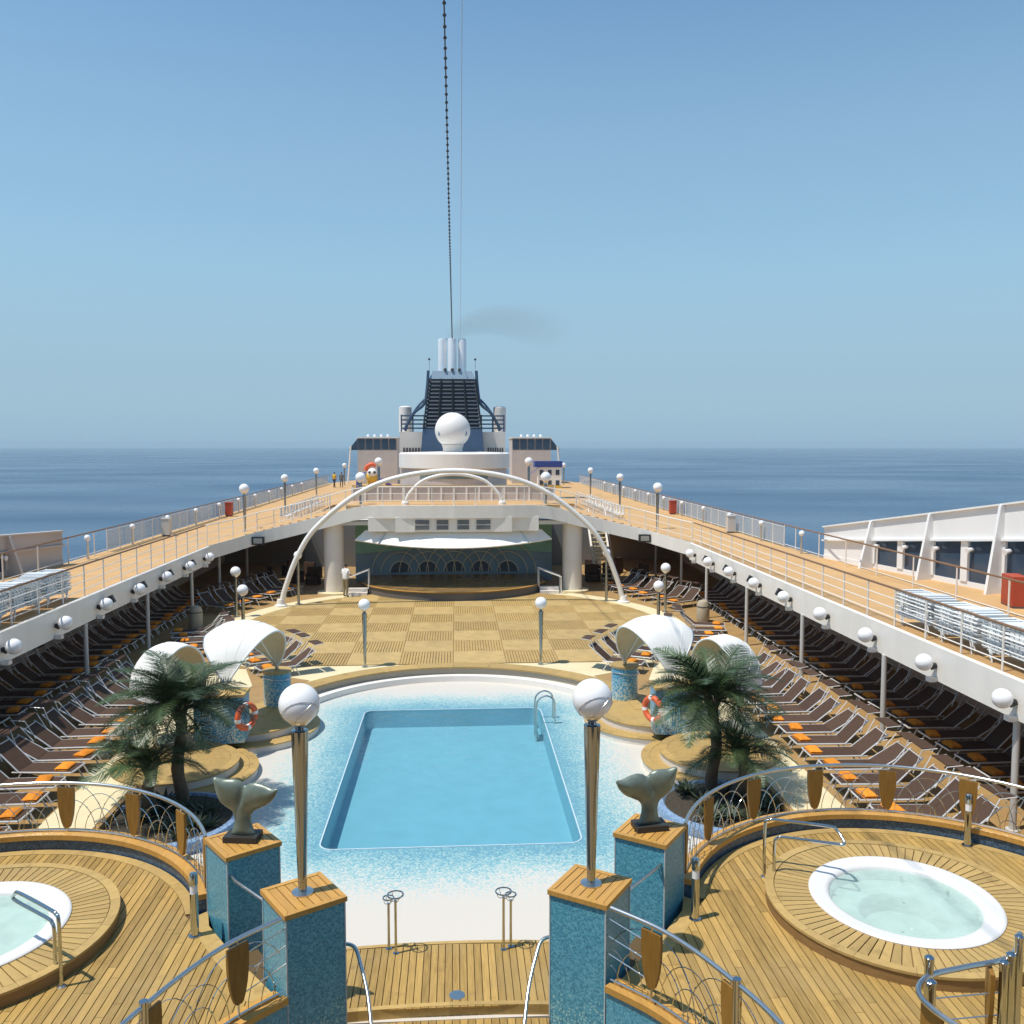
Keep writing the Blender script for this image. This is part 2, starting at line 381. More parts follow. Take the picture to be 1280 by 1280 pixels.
# ================================================================ SETTING
SEA_Z = -28
def sea_material():
    m = bpy.data.materials.new('sea_water'); m.use_nodes = True
    t = m.node_tree; N = t.nodes; L = t.links; b = N['Principled BSDF']
    b.inputs['Base Color'].default_value = (.05, .098, .165, 1); b.inputs['IOR'].default_value = 1.33
    tc = N.new('ShaderNodeTexCoord')
    def noise(sc, det, stretch):
        mp = N.new('ShaderNodeMapping'); mp.inputs['Scale'].default_value = stretch; L.new(tc.outputs['Object'], mp.inputs[0])
        n = N.new('ShaderNodeTexNoise'); n.inputs['Scale'].default_value = sc; n.inputs['Detail'].default_value = det; L.new(mp.outputs[0], n.inputs['Vector']); return n
    swell = noise(.004, 4, (1, 2.2, 1)); 
    mr = N.new('ShaderNodeMapRange'); mr.inputs[1].default_value = .35; mr.inputs[2].default_value = .68; mr.inputs[3].default_value = .22; mr.inputs[4].default_value = .42
    L.new(swell.outputs[0], mr.inputs[0]); L.new(mr.outputs[0], b.inputs['Roughness'])
    pat = noise(.0022, 6, (1, 3.2, 1)); cr2 = N.new('ShaderNodeValToRGB'); L.new(pat.outputs[0], cr2.inputs[0])
    cr2.color_ramp.elements[0].position = .36; cr2.color_ramp.elements[0].color = (.036, .082, .145, 1); cr2.color_ramp.elements[1].position = .66; cr2.color_ramp.elements[1].color = (.075, .125, .19, 1)
    L.new(cr2.outputs[0], b.inputs['Base Color'])
    rip = noise(.35, 6, (1, 1.5, 1)); bp = N.new('ShaderNodeBump'); bp.inputs['Strength'].default_value = .5; bp.inputs['Distance'].default_value = 1.2
    L.new(rip.outputs[0], bp.inputs['Height']); L.new(bp.outputs[0], b.inputs['Normal'])
    return m
ring = arc(0, 0, 10800, 0, 360, 128)[:-1]
struct(MB().prism(ring, SEA_Z - .5, SEA_Z).build('sea', sea_material()))
struct(MB().prism([(-15.6, -40), (15.6, -40), (15.6, 128), (8, 140), (-8, 140), (-15.6, 128)], SEA_Z - .4, -2.4).build('ship_hull', WHITE))

# main deck with the pool opening
hole = arc(0, 25.5, 5.85, 0, 180, 28) + [(-6.6, 23.6), (-7.2, 21), (-7.2, 18), (-6.9, 15.5), (-6.6, 13), (-6.6, 6.5), (6.6, 6.5), (6.6, 13), (6.9, 15.5), (7.2, 18), (7.2, 21), (6.6, 23.6)]
deck = struct(MB().prism([[(-15.5, -8), (15.5, -8), (15.5, 66), (-15.5, 66)], hole], -.3, 0).build('main_deck', DECK))
# cream paving: ring round the dance floor and strips past the lounger rows
DC = (0, 38.5)
cr = MB().prism([arc(*DC, 10.1, 0, 360, 72)[:-1], hole[:29] + [(-5.85, 25.4), (5.85, 25.4)]], .004, .008) if False else MB()
pts_out = arc(*DC, 10.1, -62, 242, 60)
inner = arc(0, 25.5, 5.9, 0, 180, 28)
cr.prism(pts_out + [(p[0], p[1]) for p in reversed(inner) if p[1] > 28.6], .003, .006)
struct(cr.build('cream_paving', CREAM))
for s in (-1, 1):
    p = [(7.15, 13.2), (8.45, 13.2), (8.45, 29), (9.0, 31.6), (7.2, 31.2), (6.5, 29), (7.3, 24), (7.3, 18)]
    struct(MB().prism([(s * x, y) for x, y in p], .008, .012).build('cream_path', CREAM))
# pool surround, basin and water
def rrect(x0, x1, y0, y1, r, n=6):
    return arc(x1 - r, y1 - r, r, 0, 90, n) + arc(x0 + r, y1 - r, r, 90, 180, n) + arc(x0 + r, y0 + r, r, 180, 270, n) + arc(x1 - r, y0 + r, r, 270, 360, n)
basin = rrect(-2.68, 2.68, 17.72, 27.2, .28)
sur = [(-7.6, 12.2), (7.6, 12.2), (7.6, 26)] + arc(0, 25.5, 5.9, 5, 175, 24) + [(-7.6, 26)]
struct(MB().prism([sur, basin], -.6, -.35).build('pool_surround', MOS_SUR))
pb = MB(); n = len(basin)
pb.add([(x, y, -.352) for x, y in basin] + [(x * .985, 22.46 + (y - 22.46) * .993, -.88) for x, y in basin], [(i, (i + 1) % n, n + (i + 1) % n, n + i) for i in range(n)] + [tuple(range(n, 2 * n))])
POOLT = mat('pool_tile', (.205, .42, .50), .5, noise=.06, nscale=2)
struct(pb.build('pool_basin', POOLT))
pw = struct(MB().add([(x, y, -.372) for x, y in basin], [tuple(range(n))]).build('pool_water', water_material('pool_water', (.78, .91, .945, 1), .03, 3.0, .3))); face_up(pw)
ed = MB(); b2 = rrect(-2.705, 2.705, 17.695, 27.225, .30); ed.prism([b2, basin], -.36, -.338)
struct(ed.build('pool_edge', mat('pool_edge_white', (.55, .66, .72), .4)))
# white ledge and teak rim at the far side
lg = struct(MB().prism(arc(0, 25.5, 5.42, -4, 184, 60) + arc(0, 25.5, 4.98, 184, -4, 60), -.35, -.19).build('pool_ledge', WHITE))
MB().prism(arc(0, 25.5, 5.06, -4, 184, 60) + arc(0, 25.5, 4.96, 184, -4, 60), -.35, -.155).build('ledge_lip', WHITE, lg)
rim = struct(MB().prism(arc(0, 25.5, 5.86, -2, 182, 60) + arc(0, 25.5, 5.40, 182, -2, 60), -.35, .02).build('pool_rim', mat('rim_riser', (.33, .30, .24), .6)))
for i in range(14):
    a0 = 0 + i * 180 / 14; a1 = a0 + 180 / 14 - .1
    MB().prism(arc(0, 25.5, 5.98, a0, a1, 5) + arc(0, 25.5, 5.34, a1, a0, 5), .02, .07).build('rim_board', TEAK_L, rim)
# dance floor of square slatted panels
T = 1.9; R = 9.15; df = struct(MB().prism(clip([p for p in arc(*DC, R + .03, -52, 232, 70)], 0, -1, -31.49), .008, .014).build('dance_floor', mat('floor_gap', (.15, .10, .045), .8)))
dpoly = [p for p in arc(*DC, R, -52, 232, 90)]
def stage_cut(poly):
    return poly
slw = T / 18
def tile_mesh(vert, w=T - .02):
    m = MB()
    for k in range(18):
        a = k * slw + .004; b = (k + 1) * slw - (.022 if vert else .005)
        if vert: m.box(a, b, 0, w, .0, .022)
        else: m.box(0, w, a, b, .0, .022)
    return m.mesh('floor_panel', SLAT if vert else SLAT2)
TM = [tile_mesh(False), tile_mesh(True)]
inside = lambda x, y: (x - DC[0]) ** 2 + (y - DC[1]) ** 2 < R * R
for i in range(-5, 5):
    for j in range(0, 9):
        x0 = i * T; y0 = 31.5 + j * 1.87; c = [(x0, y0), (x0 + T, y0), (x0 + T, y0 + T), (x0, y0 + T)]
        vert = (i + j) % 2
        ins = sum(inside(*q) for q in c)
        if ins == 4:
            o = link('floor_panel', TM[vert], df, (x0, y0, .014)); o.scale = (1, 1.87 / T, 1)
        elif ins or any(inside(x0 + T * .5 * a, y0 + T * .5 * b) for a in (0, 1, 2) for b in (0, 1, 2)):
            m = MB(); cell = [(q[0] - x0, q[1] - y0) for q in dpoly]
            cell = clip(clip(clip(clip(cell, -1, 0, 0), 1, 0, T - .02), 0, -1, 0), 0, 1, 1.85)
            ok = 0
            for k in range(18):
                a = k * slw + .004; b = (k + 1) * slw - (.022 if vert else .005)
                q = clip(clip(cell, -1, 0, -a), 1, 0, b) if vert else clip(clip(cell, 0, -1, -a), 0, 1, b)
                if len(q) > 2 and area(q) > .002: m.prism(q, 0, .022); ok = 1
            if ok: m.build('floor_panel', SLAT if vert else SLAT2, df, loc=(x0, y0, .014))

# forward superstructure that the viewer stands on, behind the camera
fh = struct(MB().box(-11.3, 11.3, -12, -2.2, 0, 5.9).build('forward_house', WHITE2))
MB().box(-11.3, 11.3, -12, -.9, 5.9, 6.1).build('viewing_deck', TEAK, fh)
MB().box(-11.3, 11.3, -12, -6, 6.1, 12).build('upper_wall', WHITE2, fh)
for k in range(10):
    MB().box(-10.9 + k * 2.2, -9.0 + k * 2.2, -2.22, -2.14, 1.0, 3.6).build('window', GLASSD, fh); MB().box(-10.9 + k * 2.2, -9.0 + k * 2.2, -6.02, -5.95, 7.2, 10.5).build('window', GLASSD, fh)

# ================================================================ TERRACES with whirlpools
TZ = 1.2; TC = (6.65, 11.35); TR = 3.42
front = [(1.95, 10.25), (2.4, 9.78), (2.7, 9.3), (2.95, 8.75), (3.15, 8.2), (3.3, 7.5), (3.4, 6.6)]
wood_dir = {1: radians(90), -1: radians(90)}
def shield_mesh():
    m = MB(); prof = [(.135, 0), (.14, -.12), (.135, -.28), (.115, -.45), (.085, -.58), (.055, -.66), (.03, -.68)]
    A = []; B = []
    for w, z in prof: A += [(-w, -.022, z), (w, -.022, z)]; B += [(-w, .022, z), (w, .022, z)]
    n = len(A); fs = []
    for i in range(len(prof) - 1):
        a = 2 * i; fs += [(a, a + 1, a + 3, a + 2), (n + a, n + a + 2, n + a + 3, n + a + 1), (a, a + 2, n + a + 2, n + a), (a + 1, n + a + 1, n + a + 3, a + 3)]
    fs += [(0, n, n + 1, 1), (n - 2, n - 1, 2 * n - 1, 2 * n - 2)]
    m.add(A + B, fs); return m.mesh('shield_panel', SHIELD)
SHM = shield_mesh()
def fan_rail(path, zcap, zrail, shield_at, name, label, group):
    """railing along plan path: tube, hanging shield boards, wire fans between them"""
    t = thing(name, label, 'railing', (path[0][0], path[0][1], zcap), 0, group); ox, oy = path[0][0], path[0][1]
    P = [Vector((x - ox, y - oy, 0)) for x, y in path]
    L_ = [0]
    for i in range(1, len(P)): L_.append(L_[-1] + (P[i] - P[i - 1]).length)
    def at(d):
        d = max(0, min(L_[-1], d))
        for i in range(1, len(P)):
            if d <= L_[i]:
                k = (d - L_[i - 1]) / (L_[i] - L_[i - 1]); return P[i - 1].lerp(P[i], k), (P[i] - P[i - 1]).normalized()
        return P[-1], (P[-1] - P[-2]).normalized()
    h = zrail - zcap
    MB().tube([p + Vector((0, 0, h)) for p in P], .028, 10).build('top_rail', STEEL, t, True)
    for d in shield_at:
        p, u = at(d); a = atan2(u.y, u.x)
        o = link('shield_panel', SHM, t, (p.x, p.y, h - .075), a)
        MB().tube([p + Vector((0, 0, h)), p + Vector((0, 0, h - .08))], .012, 6).build('hanger', STEEL, t, True); MB().tube([p + Vector((0, 0, 0)), p + Vector((0, 0, h - .74))], .014, 6).build('foot_pin', STEEL, t, True)
    edges = sorted(shield_at)
    bays = list(zip(edges[:-1], edges[1:]))
    if edges[0] > .5: bays.insert(0, (edges[0] - 1.22, edges[0]))
    if L_[-1] - edges[-1] > .5: bays.append((edges[-1], edges[-1] + 1.22))
    for a, b in bays:
        if b - a < .3: continue
        m = MB(); beads = MB()
        for cx, rr in (((a + b) / 2, (.16, .32, .50)), (a + .1, (.40, .6)), (b - .1, (.40, .6))):
            for r in rr:
                q = []
                for i in range(15):
                    th = pi * i / 14; d = cx + r * cos(th) * (b - a) / 1.25; z = r * 1.35 * sin(th)
                    if a + .02 <= d <= b - .02 and 0 <= d <= L_[-1]: pp, _ = at(d); q.append(pp + Vector((0, 0, min(z, h - .03))))
                if len(q) > 2: MB().tube(q, .006, 5).build('wire_arc', CHROME, t, True)
                if len(q) > 6:
                    for i in (3, len(q) - 4): beads.sphere(q[i], .014, 6, 4)
        if m.v: m.build('wire_fan', CHROME, t, True)
        if beads.v: beads.build('glint_beads', CHROME, t, True)['kind'] = 'stuff'  # chrome beads added along the wires for their sparkle
    pp, _ = at(0); base = MB()
    base.tube([p + Vector((0, 0, .03)) for p in P], .012, 6)
    base.build('bottom_rail', STEEL, t, True)
    return t
TUBW = water_material('tub_water', lin(222, 243, 237), .05, 9, .6, milk=(.5, (.58, .72, .68, 1)))
def tub(s):
    cx, cy = s * 6.42, 11.87; t = thing('whirlpool', 'round whirlpool with white rim and pale aqua water in a teak ring', 'whirlpool', (cx, cy, TZ), 0, 'whirlpools on the raised teak terraces')
    MB().lathe([(1.25, 0), (1.885, 0), (1.885, .16), (1.25, .16)], 64, cap=False).build('plinth', mat('plinth_wood', (.26, .15, .055), .6, noise=.15, nscale=4, stretch=(1, 1, 5)), t, True)
    n = 84; w = 2 * pi / n; g_ = .008
    tp = MB().prism([(1.26, -1.26 * w / 2 + g_), (1.76, -1.76 * w / 2 + g_), (1.76, 1.76 * w / 2 - g_), (1.26, 1.26 * w / 2 - g_)], .161, .185)
    # board runs along local Y
    tp.v = [(-y, x, z) for x, y, z in tp.v]; me = tp.mesh('radial_board', TEAK_L)
    for i in range(n): link('radial_board', me, t, (0, 0, 0), i * w)
    for i in range(16):
        a0 = i * 22.5; MB().prism(arc(0, 0, 1.90, a0, a0 + 22.35, 6) + arc(0, 0, 1.772, a0 + 22.35, a0, 6), .155, .19).build('border_board', TEAK_L, t)
    prof = [(1.28, .17), (1.285, .20), (1.27, .215), (1.24, .22), (1.20, .212), (1.10, .205), (1.06, .20), (1.02, .185), (1.0, .15), (.97, -.02), (.93, -.02), (.60, -.04), (.56, -.10), (.53, -.28), (.02, -.30)]
    MB().lathe(prof, 64, cap=False).build('tub_shell', mat('tub_acrylic', (.70, .69, .67), .3), t, True)
    wm = MB().lathe([(.02, .13), (.5, .13), (1.0, .13)], 48, cap=False)
    face_up(wm.build('tub_water', TUBW, t))
    jm = MB().sphere((0, 0, 0), .03, 8, 6, sc=(1, 1, .5)).mesh('jet', mat('jet_grey', (.25, .32, .30), .5))
    for i in range(9):
        a = radians(25 + i * 40); link('jet', jm, t, (.965 * cos(a), .965 * sin(a), .06))
    return t
for s in (-1, 1):
    outl = arc(TC[0], TC[1], TR - .12, 163, -20, 40) + [(9.8, 6.6)] + front[::-1] + [(2.35, 10.8), (2.75, 11.3), (3.3, 12.1)]
    outl = [(s * x, y) for x, y in outl]
    holep = arc(s * 6.42, 11.87, 1.22, 0, 360, 40)[:-1]
    te = struct(MB().prism([outl, holep], .6, TZ - .022).build('terrace_floor', CAULK))
    brd = arc(TC[0], TC[1], TR - .30, 160, -20, 40)
    inner = brd + [(9.55, 6.7)] + [(x + .12, y) for x, y in front[::-1][1:]] + [(2.6, 10.8), (2.95, 11.3), (3.42, 12.0)]
    inner = [(s * x, y) for x, y in inner]
    planks(te, inner, wood_dir[s], TZ - .022, TZ, hole=(s * 6.42, 11.87, 1.27))
    to = [(2.0, 10.35), (2.35, 10.8), (2.75, 11.3), (3.3, 12.1), (3.42, 12.5)]; ti = [(2.40, 10.36), (2.66, 10.78), (3.0, 11.25), (3.46, 11.95), (3.62, 12.3)]
    for i in range(4): MB().prism([(s * x, y) for x, y in (to[i], to[i + 1], ti[i + 1], ti[i])], TZ - .021, TZ + .003).build('border_board', TEAK_L, te)
    for i in range(10):
        a0 = 160 - i * 18; MB().prism([(s * x, y) for x, y in arc(TC[0], TC[1], TR - .14, a0, a0 - 17.9, 5) + arc(TC[0], TC[1], TR - .295, a0 - 17.9, a0, 5)], TZ - .02, TZ + .004).build('border_board', TEAK_L, te)
    # retaining wall and curb
    wl = thing('terrace_wall', 'low curved mosaic wall with teak cap edging the whirlpool terrace', 'wall', (s * TC[0], TC[1], -.35), 0, 'curved mosaic walls of the whirlpool terraces')
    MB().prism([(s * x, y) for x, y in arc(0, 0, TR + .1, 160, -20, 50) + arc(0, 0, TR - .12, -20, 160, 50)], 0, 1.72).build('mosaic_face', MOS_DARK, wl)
    for i in range(12):
        a0 = 160 - i * 15; MB().prism([(s * x, y) for x, y in arc(0, 0, TR + .13, a0, a0 - 14.95, 4) + arc(0, 0, TR - .15, a0 - 14.95, a0, 4)], 1.72, 1.80).build('cap_board', TEAK_O, wl)
    ang = [159, 138, 117, 96, 75, 54, 33, 12]
    path = [(s * x, y) for x, y in arc(TC[0], TC[1], TR, 160, -10, 68)]
    fan_rail(path, 1.45, 2.27, [radians(160 - a) * TR for a in ang], 'terrace_railing', 'curved steel railing with hanging wooden shields along the terrace back wall', 'curved shield railings round the whirlpool terraces')
    # inner front wall with its own railing
    fw = thing('stair_wall', 'curved blue mosaic wall with teak cap beside the lamp pillar', 'wall', (s * front[0][0], front[0][1], -.3), 0, 'curved mosaic walls beside the central steps')
    fp = [(s * (x - front[0][0]), y - front[0][1]) for x, y in smooth_path([(a, b, 0) for a, b in front], 5) for _ in (0,)] if False else [(s * (v.x - front[0][0]), v.y - front[0][1]) for v in smooth_path([(a, b, 0) for a, b in front], 5)]
    off = lambda d: [(x + s * d * .75, y + d * .6) for x, y in fp]
    MB().prism(off(-.08) + off(.12)[::-1], 0, 1.56).build('mosaic_face', MOS_PILLAR, fw)
    MB().prism(off(-.11) + off(-.005)[::-1], 1.56, 1.64).build('cap_board', TEAK_O, fw)
    MB().prism(off(.055) + off(.15)[::-1], 1.56, 1.64).build('cap_board', TEAK_O, fw)
    MB().prism(off(.0) + off(.05)[::-1], 1.56, 1.60).build('cap_channel', STEEL, fw)
    fr = fan_rail([(s * v.x, v.y) for v in smooth_path([(a, b, 0) for a, b in front], 5)], 1.35, 2.27, [.58, 1.82, 3.05], 'stair_railing', 'curved steel railing with wooden shields joined to the lamp pillar by wires', 'shield railings beside the central steps')
    for k in range(3):
        z = .18 + k * .22; MB().tube([(s * -.05, .06, z + .16), (s * .45, -.47, z + .06)], .008, 5).build('cable', STEEL, fr, True)
    px_, py_ = s * 2.98, 8.66
    MB().tube([(px_ - s * front[0][0], py_ - front[0][1], .02), (px_ - s * front[0][0], py_ - front[0][1], .98)], .045, 12).build('post', CHROME, fr, True)
    tub(s)
    # grab rail
    if s < 0: pa, pb_, d = Vector((-4.72, 10.80, TZ)), Vector((-4.86, 10.98, TZ)), Vector((-.80, .62, 0)).normalized()
    else: pa, pb_, d = Vector((4.80, 13.0, TZ)), Vector((4.88, 12.80, TZ)), Vector((.93, -.36, 0)).normalized()
    o = pa.copy(); up = Vector((0, 0, 1))
    g = thing('grab_rail', 'looped chrome grab rail standing beside the whirlpool', 'handrail', o, 0, 'whirlpool grab rails')
    q = [pa, pa + up * .80, pa + up * .90 + d * .06, pa + up * .92 + d * .16, pa + up * .92 + d * .9, pa + up * .88 + d * 1.02, pb_ + up * .76 + d * .98, pb_ + up * .73 + d * .85, pb_ + up * .73 + d * .14, pb_ + up * .70 + d * .04, pb_ + up * .60, pb_]
    MB().tube([v - o for v in smooth_path(q, 5)], .024, 10).build('loop', CHROME, g, True)
    for v in (pa, pb_): MB().lathe([(.055, 0), (.055, .012), (.03, .02)], 14, c=tuple(v - o)).build('flange', STEEL, g, True)
# bollard lights
bl0 = None
for x, y in ((-3.42, 11.86), (3.42, 11.86), (8.52, 13.85)):
    b = thing('bollard_light', 'short chrome bollard light with frosted collar on the terrace planks', 'bollard', (x, y, TZ), 0, 'chrome bollard lights on the terraces')
    MB().lathe([(.085, 0), (.085, .015), (.055, .02), (.055, .60), (.05, .60)], 18).build('shaft', CHROME, b, True)
    MB().lathe([(.05, .60), (.05, .72)], 18).build('lens', GLOBE, b, True)
    MB().lathe([(.056, .72), (.056, .85), (.045, .875), (.01, .88)], 18).build('cap', CHROME, b, True)
# pillars
def pillar(x, y, a, label, grp):
    t = thing('mosaic_pillar', label, 'pillar', (x, y, 2.24), a, grp); h = .375
    MB().box(-h, h, -h, h, -2.5, 0).build('mosaic_body', MOS_PILLAR, t)
    m = MB()
    for sx in (-1, 1):
        for sy in (-1, 1): m.box(sx * h - .008, sx * h + .008, sy * h - .008, sy * h + .008, -2.5, 0)
    m.build('corner_trim', mat('trim_grey', (.45, .50, .52), .4), t)
    e = .40; i_ = .33
    for k in range(4):
        q = [rot2(p, k * pi / 2) for p in ((-e, -e), (e, -e), (i_ - .003, -i_ - .003), (-i_ + .003, -i_ - .003))]
        MB().prism(q, 0, .06).build('cap_border', TEAK_O, t)
    w = 2 * i_ / 6
    for k in range(6):
        MB().box(-i_ + k * w + .006, -i_ + (k + 1) * w - .006, -i_ + .004, i_ - .004, .0, .055).build('cap_board', TEAK_O, t)
    MB().box(-i_, i_, -i_, i_, 0, .03).build('cap_base', CAULK, t)
    return t
for s in (-1, 1):
    a = radians(32.5) if s < 0 else radians(-33.5)
    pillar(s * 1.78, 10.79, a, 'square blue mosaic pillar with teak top carrying a globe lamp', 'mosaic pillars carrying globe lamps')
    pillar(s * 2.88, 12.35, radians(36) if s < 0 else radians(-35), 'square blue mosaic pillar with teak top carrying a whale tail sculpture', 'mosaic pillars carrying whale tails')
    # rail between the pillars
    r = thing('stair_handrail', 'short steel handrail between the two mosaic pillars above the side steps', 'handrail', (s * 2.95, 11.93, 1.9), 0, 'handrails between mosaic pillars')
    MB().tube([(0, -.02, .12), (-s * .12, -.22, .12), (-s * .72, -.75, .02)], .02, 8).build('rail', STEEL, r, True)
    MB().tube([(-s * .1, -.18, .12), (-s * .02, 0.05, -.02)], .012, 6).build('bracket', STEEL, r, True)
    # side steps from terrace to landing
    st = struct(MB().box(-.3, .3, -.42, .42, 0, 1.3).build('side_steps', CAULK, loc=(s * 2.62, 11.4, -.35), rz=-s * radians(34)))
    for k in range(4): MB().box(*sorted((-s * (.3 + k * .2), -s * (.5 + k * .2))), -.42, .42, 0, 1.1 - k * .28).build('step', TEAK, st)

# landing and steps between the pillars
land = [(-2.6, 12.28), (2.6, 12.28), (2.6, 13.75), (1.6, 13.88), (0, 13.96), (-1.6, 13.88), (-2.6, 13.75)]
ld = struct(MB().prism(land, -.5, -.222).build('landing', CAULK))
planks(ld, [(-2.6, 12.25), (2.6, 12.25), (2.6, 13.67), (1.6, 13.80), (0, 13.88), (-1.6, 13.80), (-2.6, 13.67)], pi / 2, -.222, -.2, joints=False)
for i in range(5):
    x0 = -2.6 + i * 1.04; f = lambda x: 13.96 - .031 * x * x
    xs = [x0 + j * .2588 for j in range(5)]
    MB().prism([(x - .002, f(x)) for x in xs] + [(x - .002, f(x) - .075) for x in xs[::-1]], -.222, -.196).build('nosing', TEAK_L, ld)
st = struct(MB().prism([(-2.6, 6.5), (2.6, 6.5), (2.6, 12.1), (1.3, 12.25), (0, 12.31), (-1.3, 12.25), (-2.6, 12.1)], -.6, -.382).build('lower_landing', CAULK))
planks(st, [(-2.6, 8.5), (2.6, 8.5), (2.6, 12.02), (1.3, 12.17), (0, 12.23), (-1.3, 12.17), (-2.6, 12.02)], pi / 2, -.382, -.36, joints=False)
for i in range(4):
    x0 = -2.6 + i * 1.3; f = lambda x: 12.31 - .031 * x * x
    xs = [x0 + j * .3245 for j in range(5)]
    MB().prism([(x, f(x) + .055) for x in xs] + [(x, f(x) - .03) for x in xs[::-1]], -.36, -.194).build('nosing', TEAK_L, ld)
d = thing('deck_drain', 'small round steel drain set in the landing planks', 'drain', (.1, 12.52, -.2))
MB().lathe([(.115, 0), (.115, .006), (.085, .008)], 24).build('ring', STEEL, d, True)
MB().lathe([(.084, 0), (.084, .004), (.01, .004)], 24).build('grate', DARK, d)
for s in (-1, 1):
    h = thing('step_handrail', 'bent steel handrail coming off the lamp pillar at the central steps', 'handrail', (s * 1.25, 10.9, -.36), 0, 'handrails at the central steps')
    q = [(x_, y_, z_ + .30) for x_, y_, z_ in [(s * .12, .12, 1.56), (-s * .06, .06, 1.55), (-s * .16, -.12, 1.42), (-s * .27, -.4, 1.20), (-s * .35, -.75, .95), (-s * .38, -.9, .85), (-s * .39, -.95, -.29)]]
    MB().tube(smooth_path(q, 5), .024, 10).build('rail', STEEL, h, True)
# showers / ring posts
for x, y, hh, R_ in ((-.98, 13.80, .84, .085), (-.86, 13.66, .96, .125), (.84, 13.66, .96, .125), (.96, 13.75, .86, .085)):
    t = thing('ring_post', 'slim brass coloured post with an open ring head at the pool entry', 'post', (x, y, -.2), 0, 'ring posts at the pool entry')
    MB().lathe([(.05, 0), (.05, .01), (.022, .015), (.022, hh - .09)], 12).build('stem', CHROME, t, True)
    MB().tube([(R_ * cos(a), R_ * sin(a), hh) for a in [2 * pi * i / 24 for i in range(24)]], .012, 8, True).build('ring', CHROME, t, True)
    m = MB()
    for k in range(4):
        a = k * pi / 2 + .5; m.tube(smooth_path([(0, 0, hh - .1), (R_ * .7 * cos(a), R_ * .7 * sin(a), hh - .08), (R_ * cos(a), R_ * sin(a), hh)], 4), .006, 5)
    m.build('ring_arms', CHROME, t, True)
# pool ladder
t = thing('pool_ladder', 'bent steel ladder rails at the corner of the pool', 'ladder', (2.72, 25.6, -.34))
for k, dy in enumerate((0, .55)):
    q = [(-.28, dy, -.6), (-.28, dy, .45), (-.2, dy, .72), (.0, dy, .82), (.2, dy, .72), (.26, dy, .5), (.26, dy, 0)]
    MB().tube(smooth_path(q, 5), .028, 8).build('side_rail', STEEL, t, True)
for z in (-.15, -.4): MB().box(-.31, -.2, 0, .55, z, z + .03).build('tread', STEEL, t)

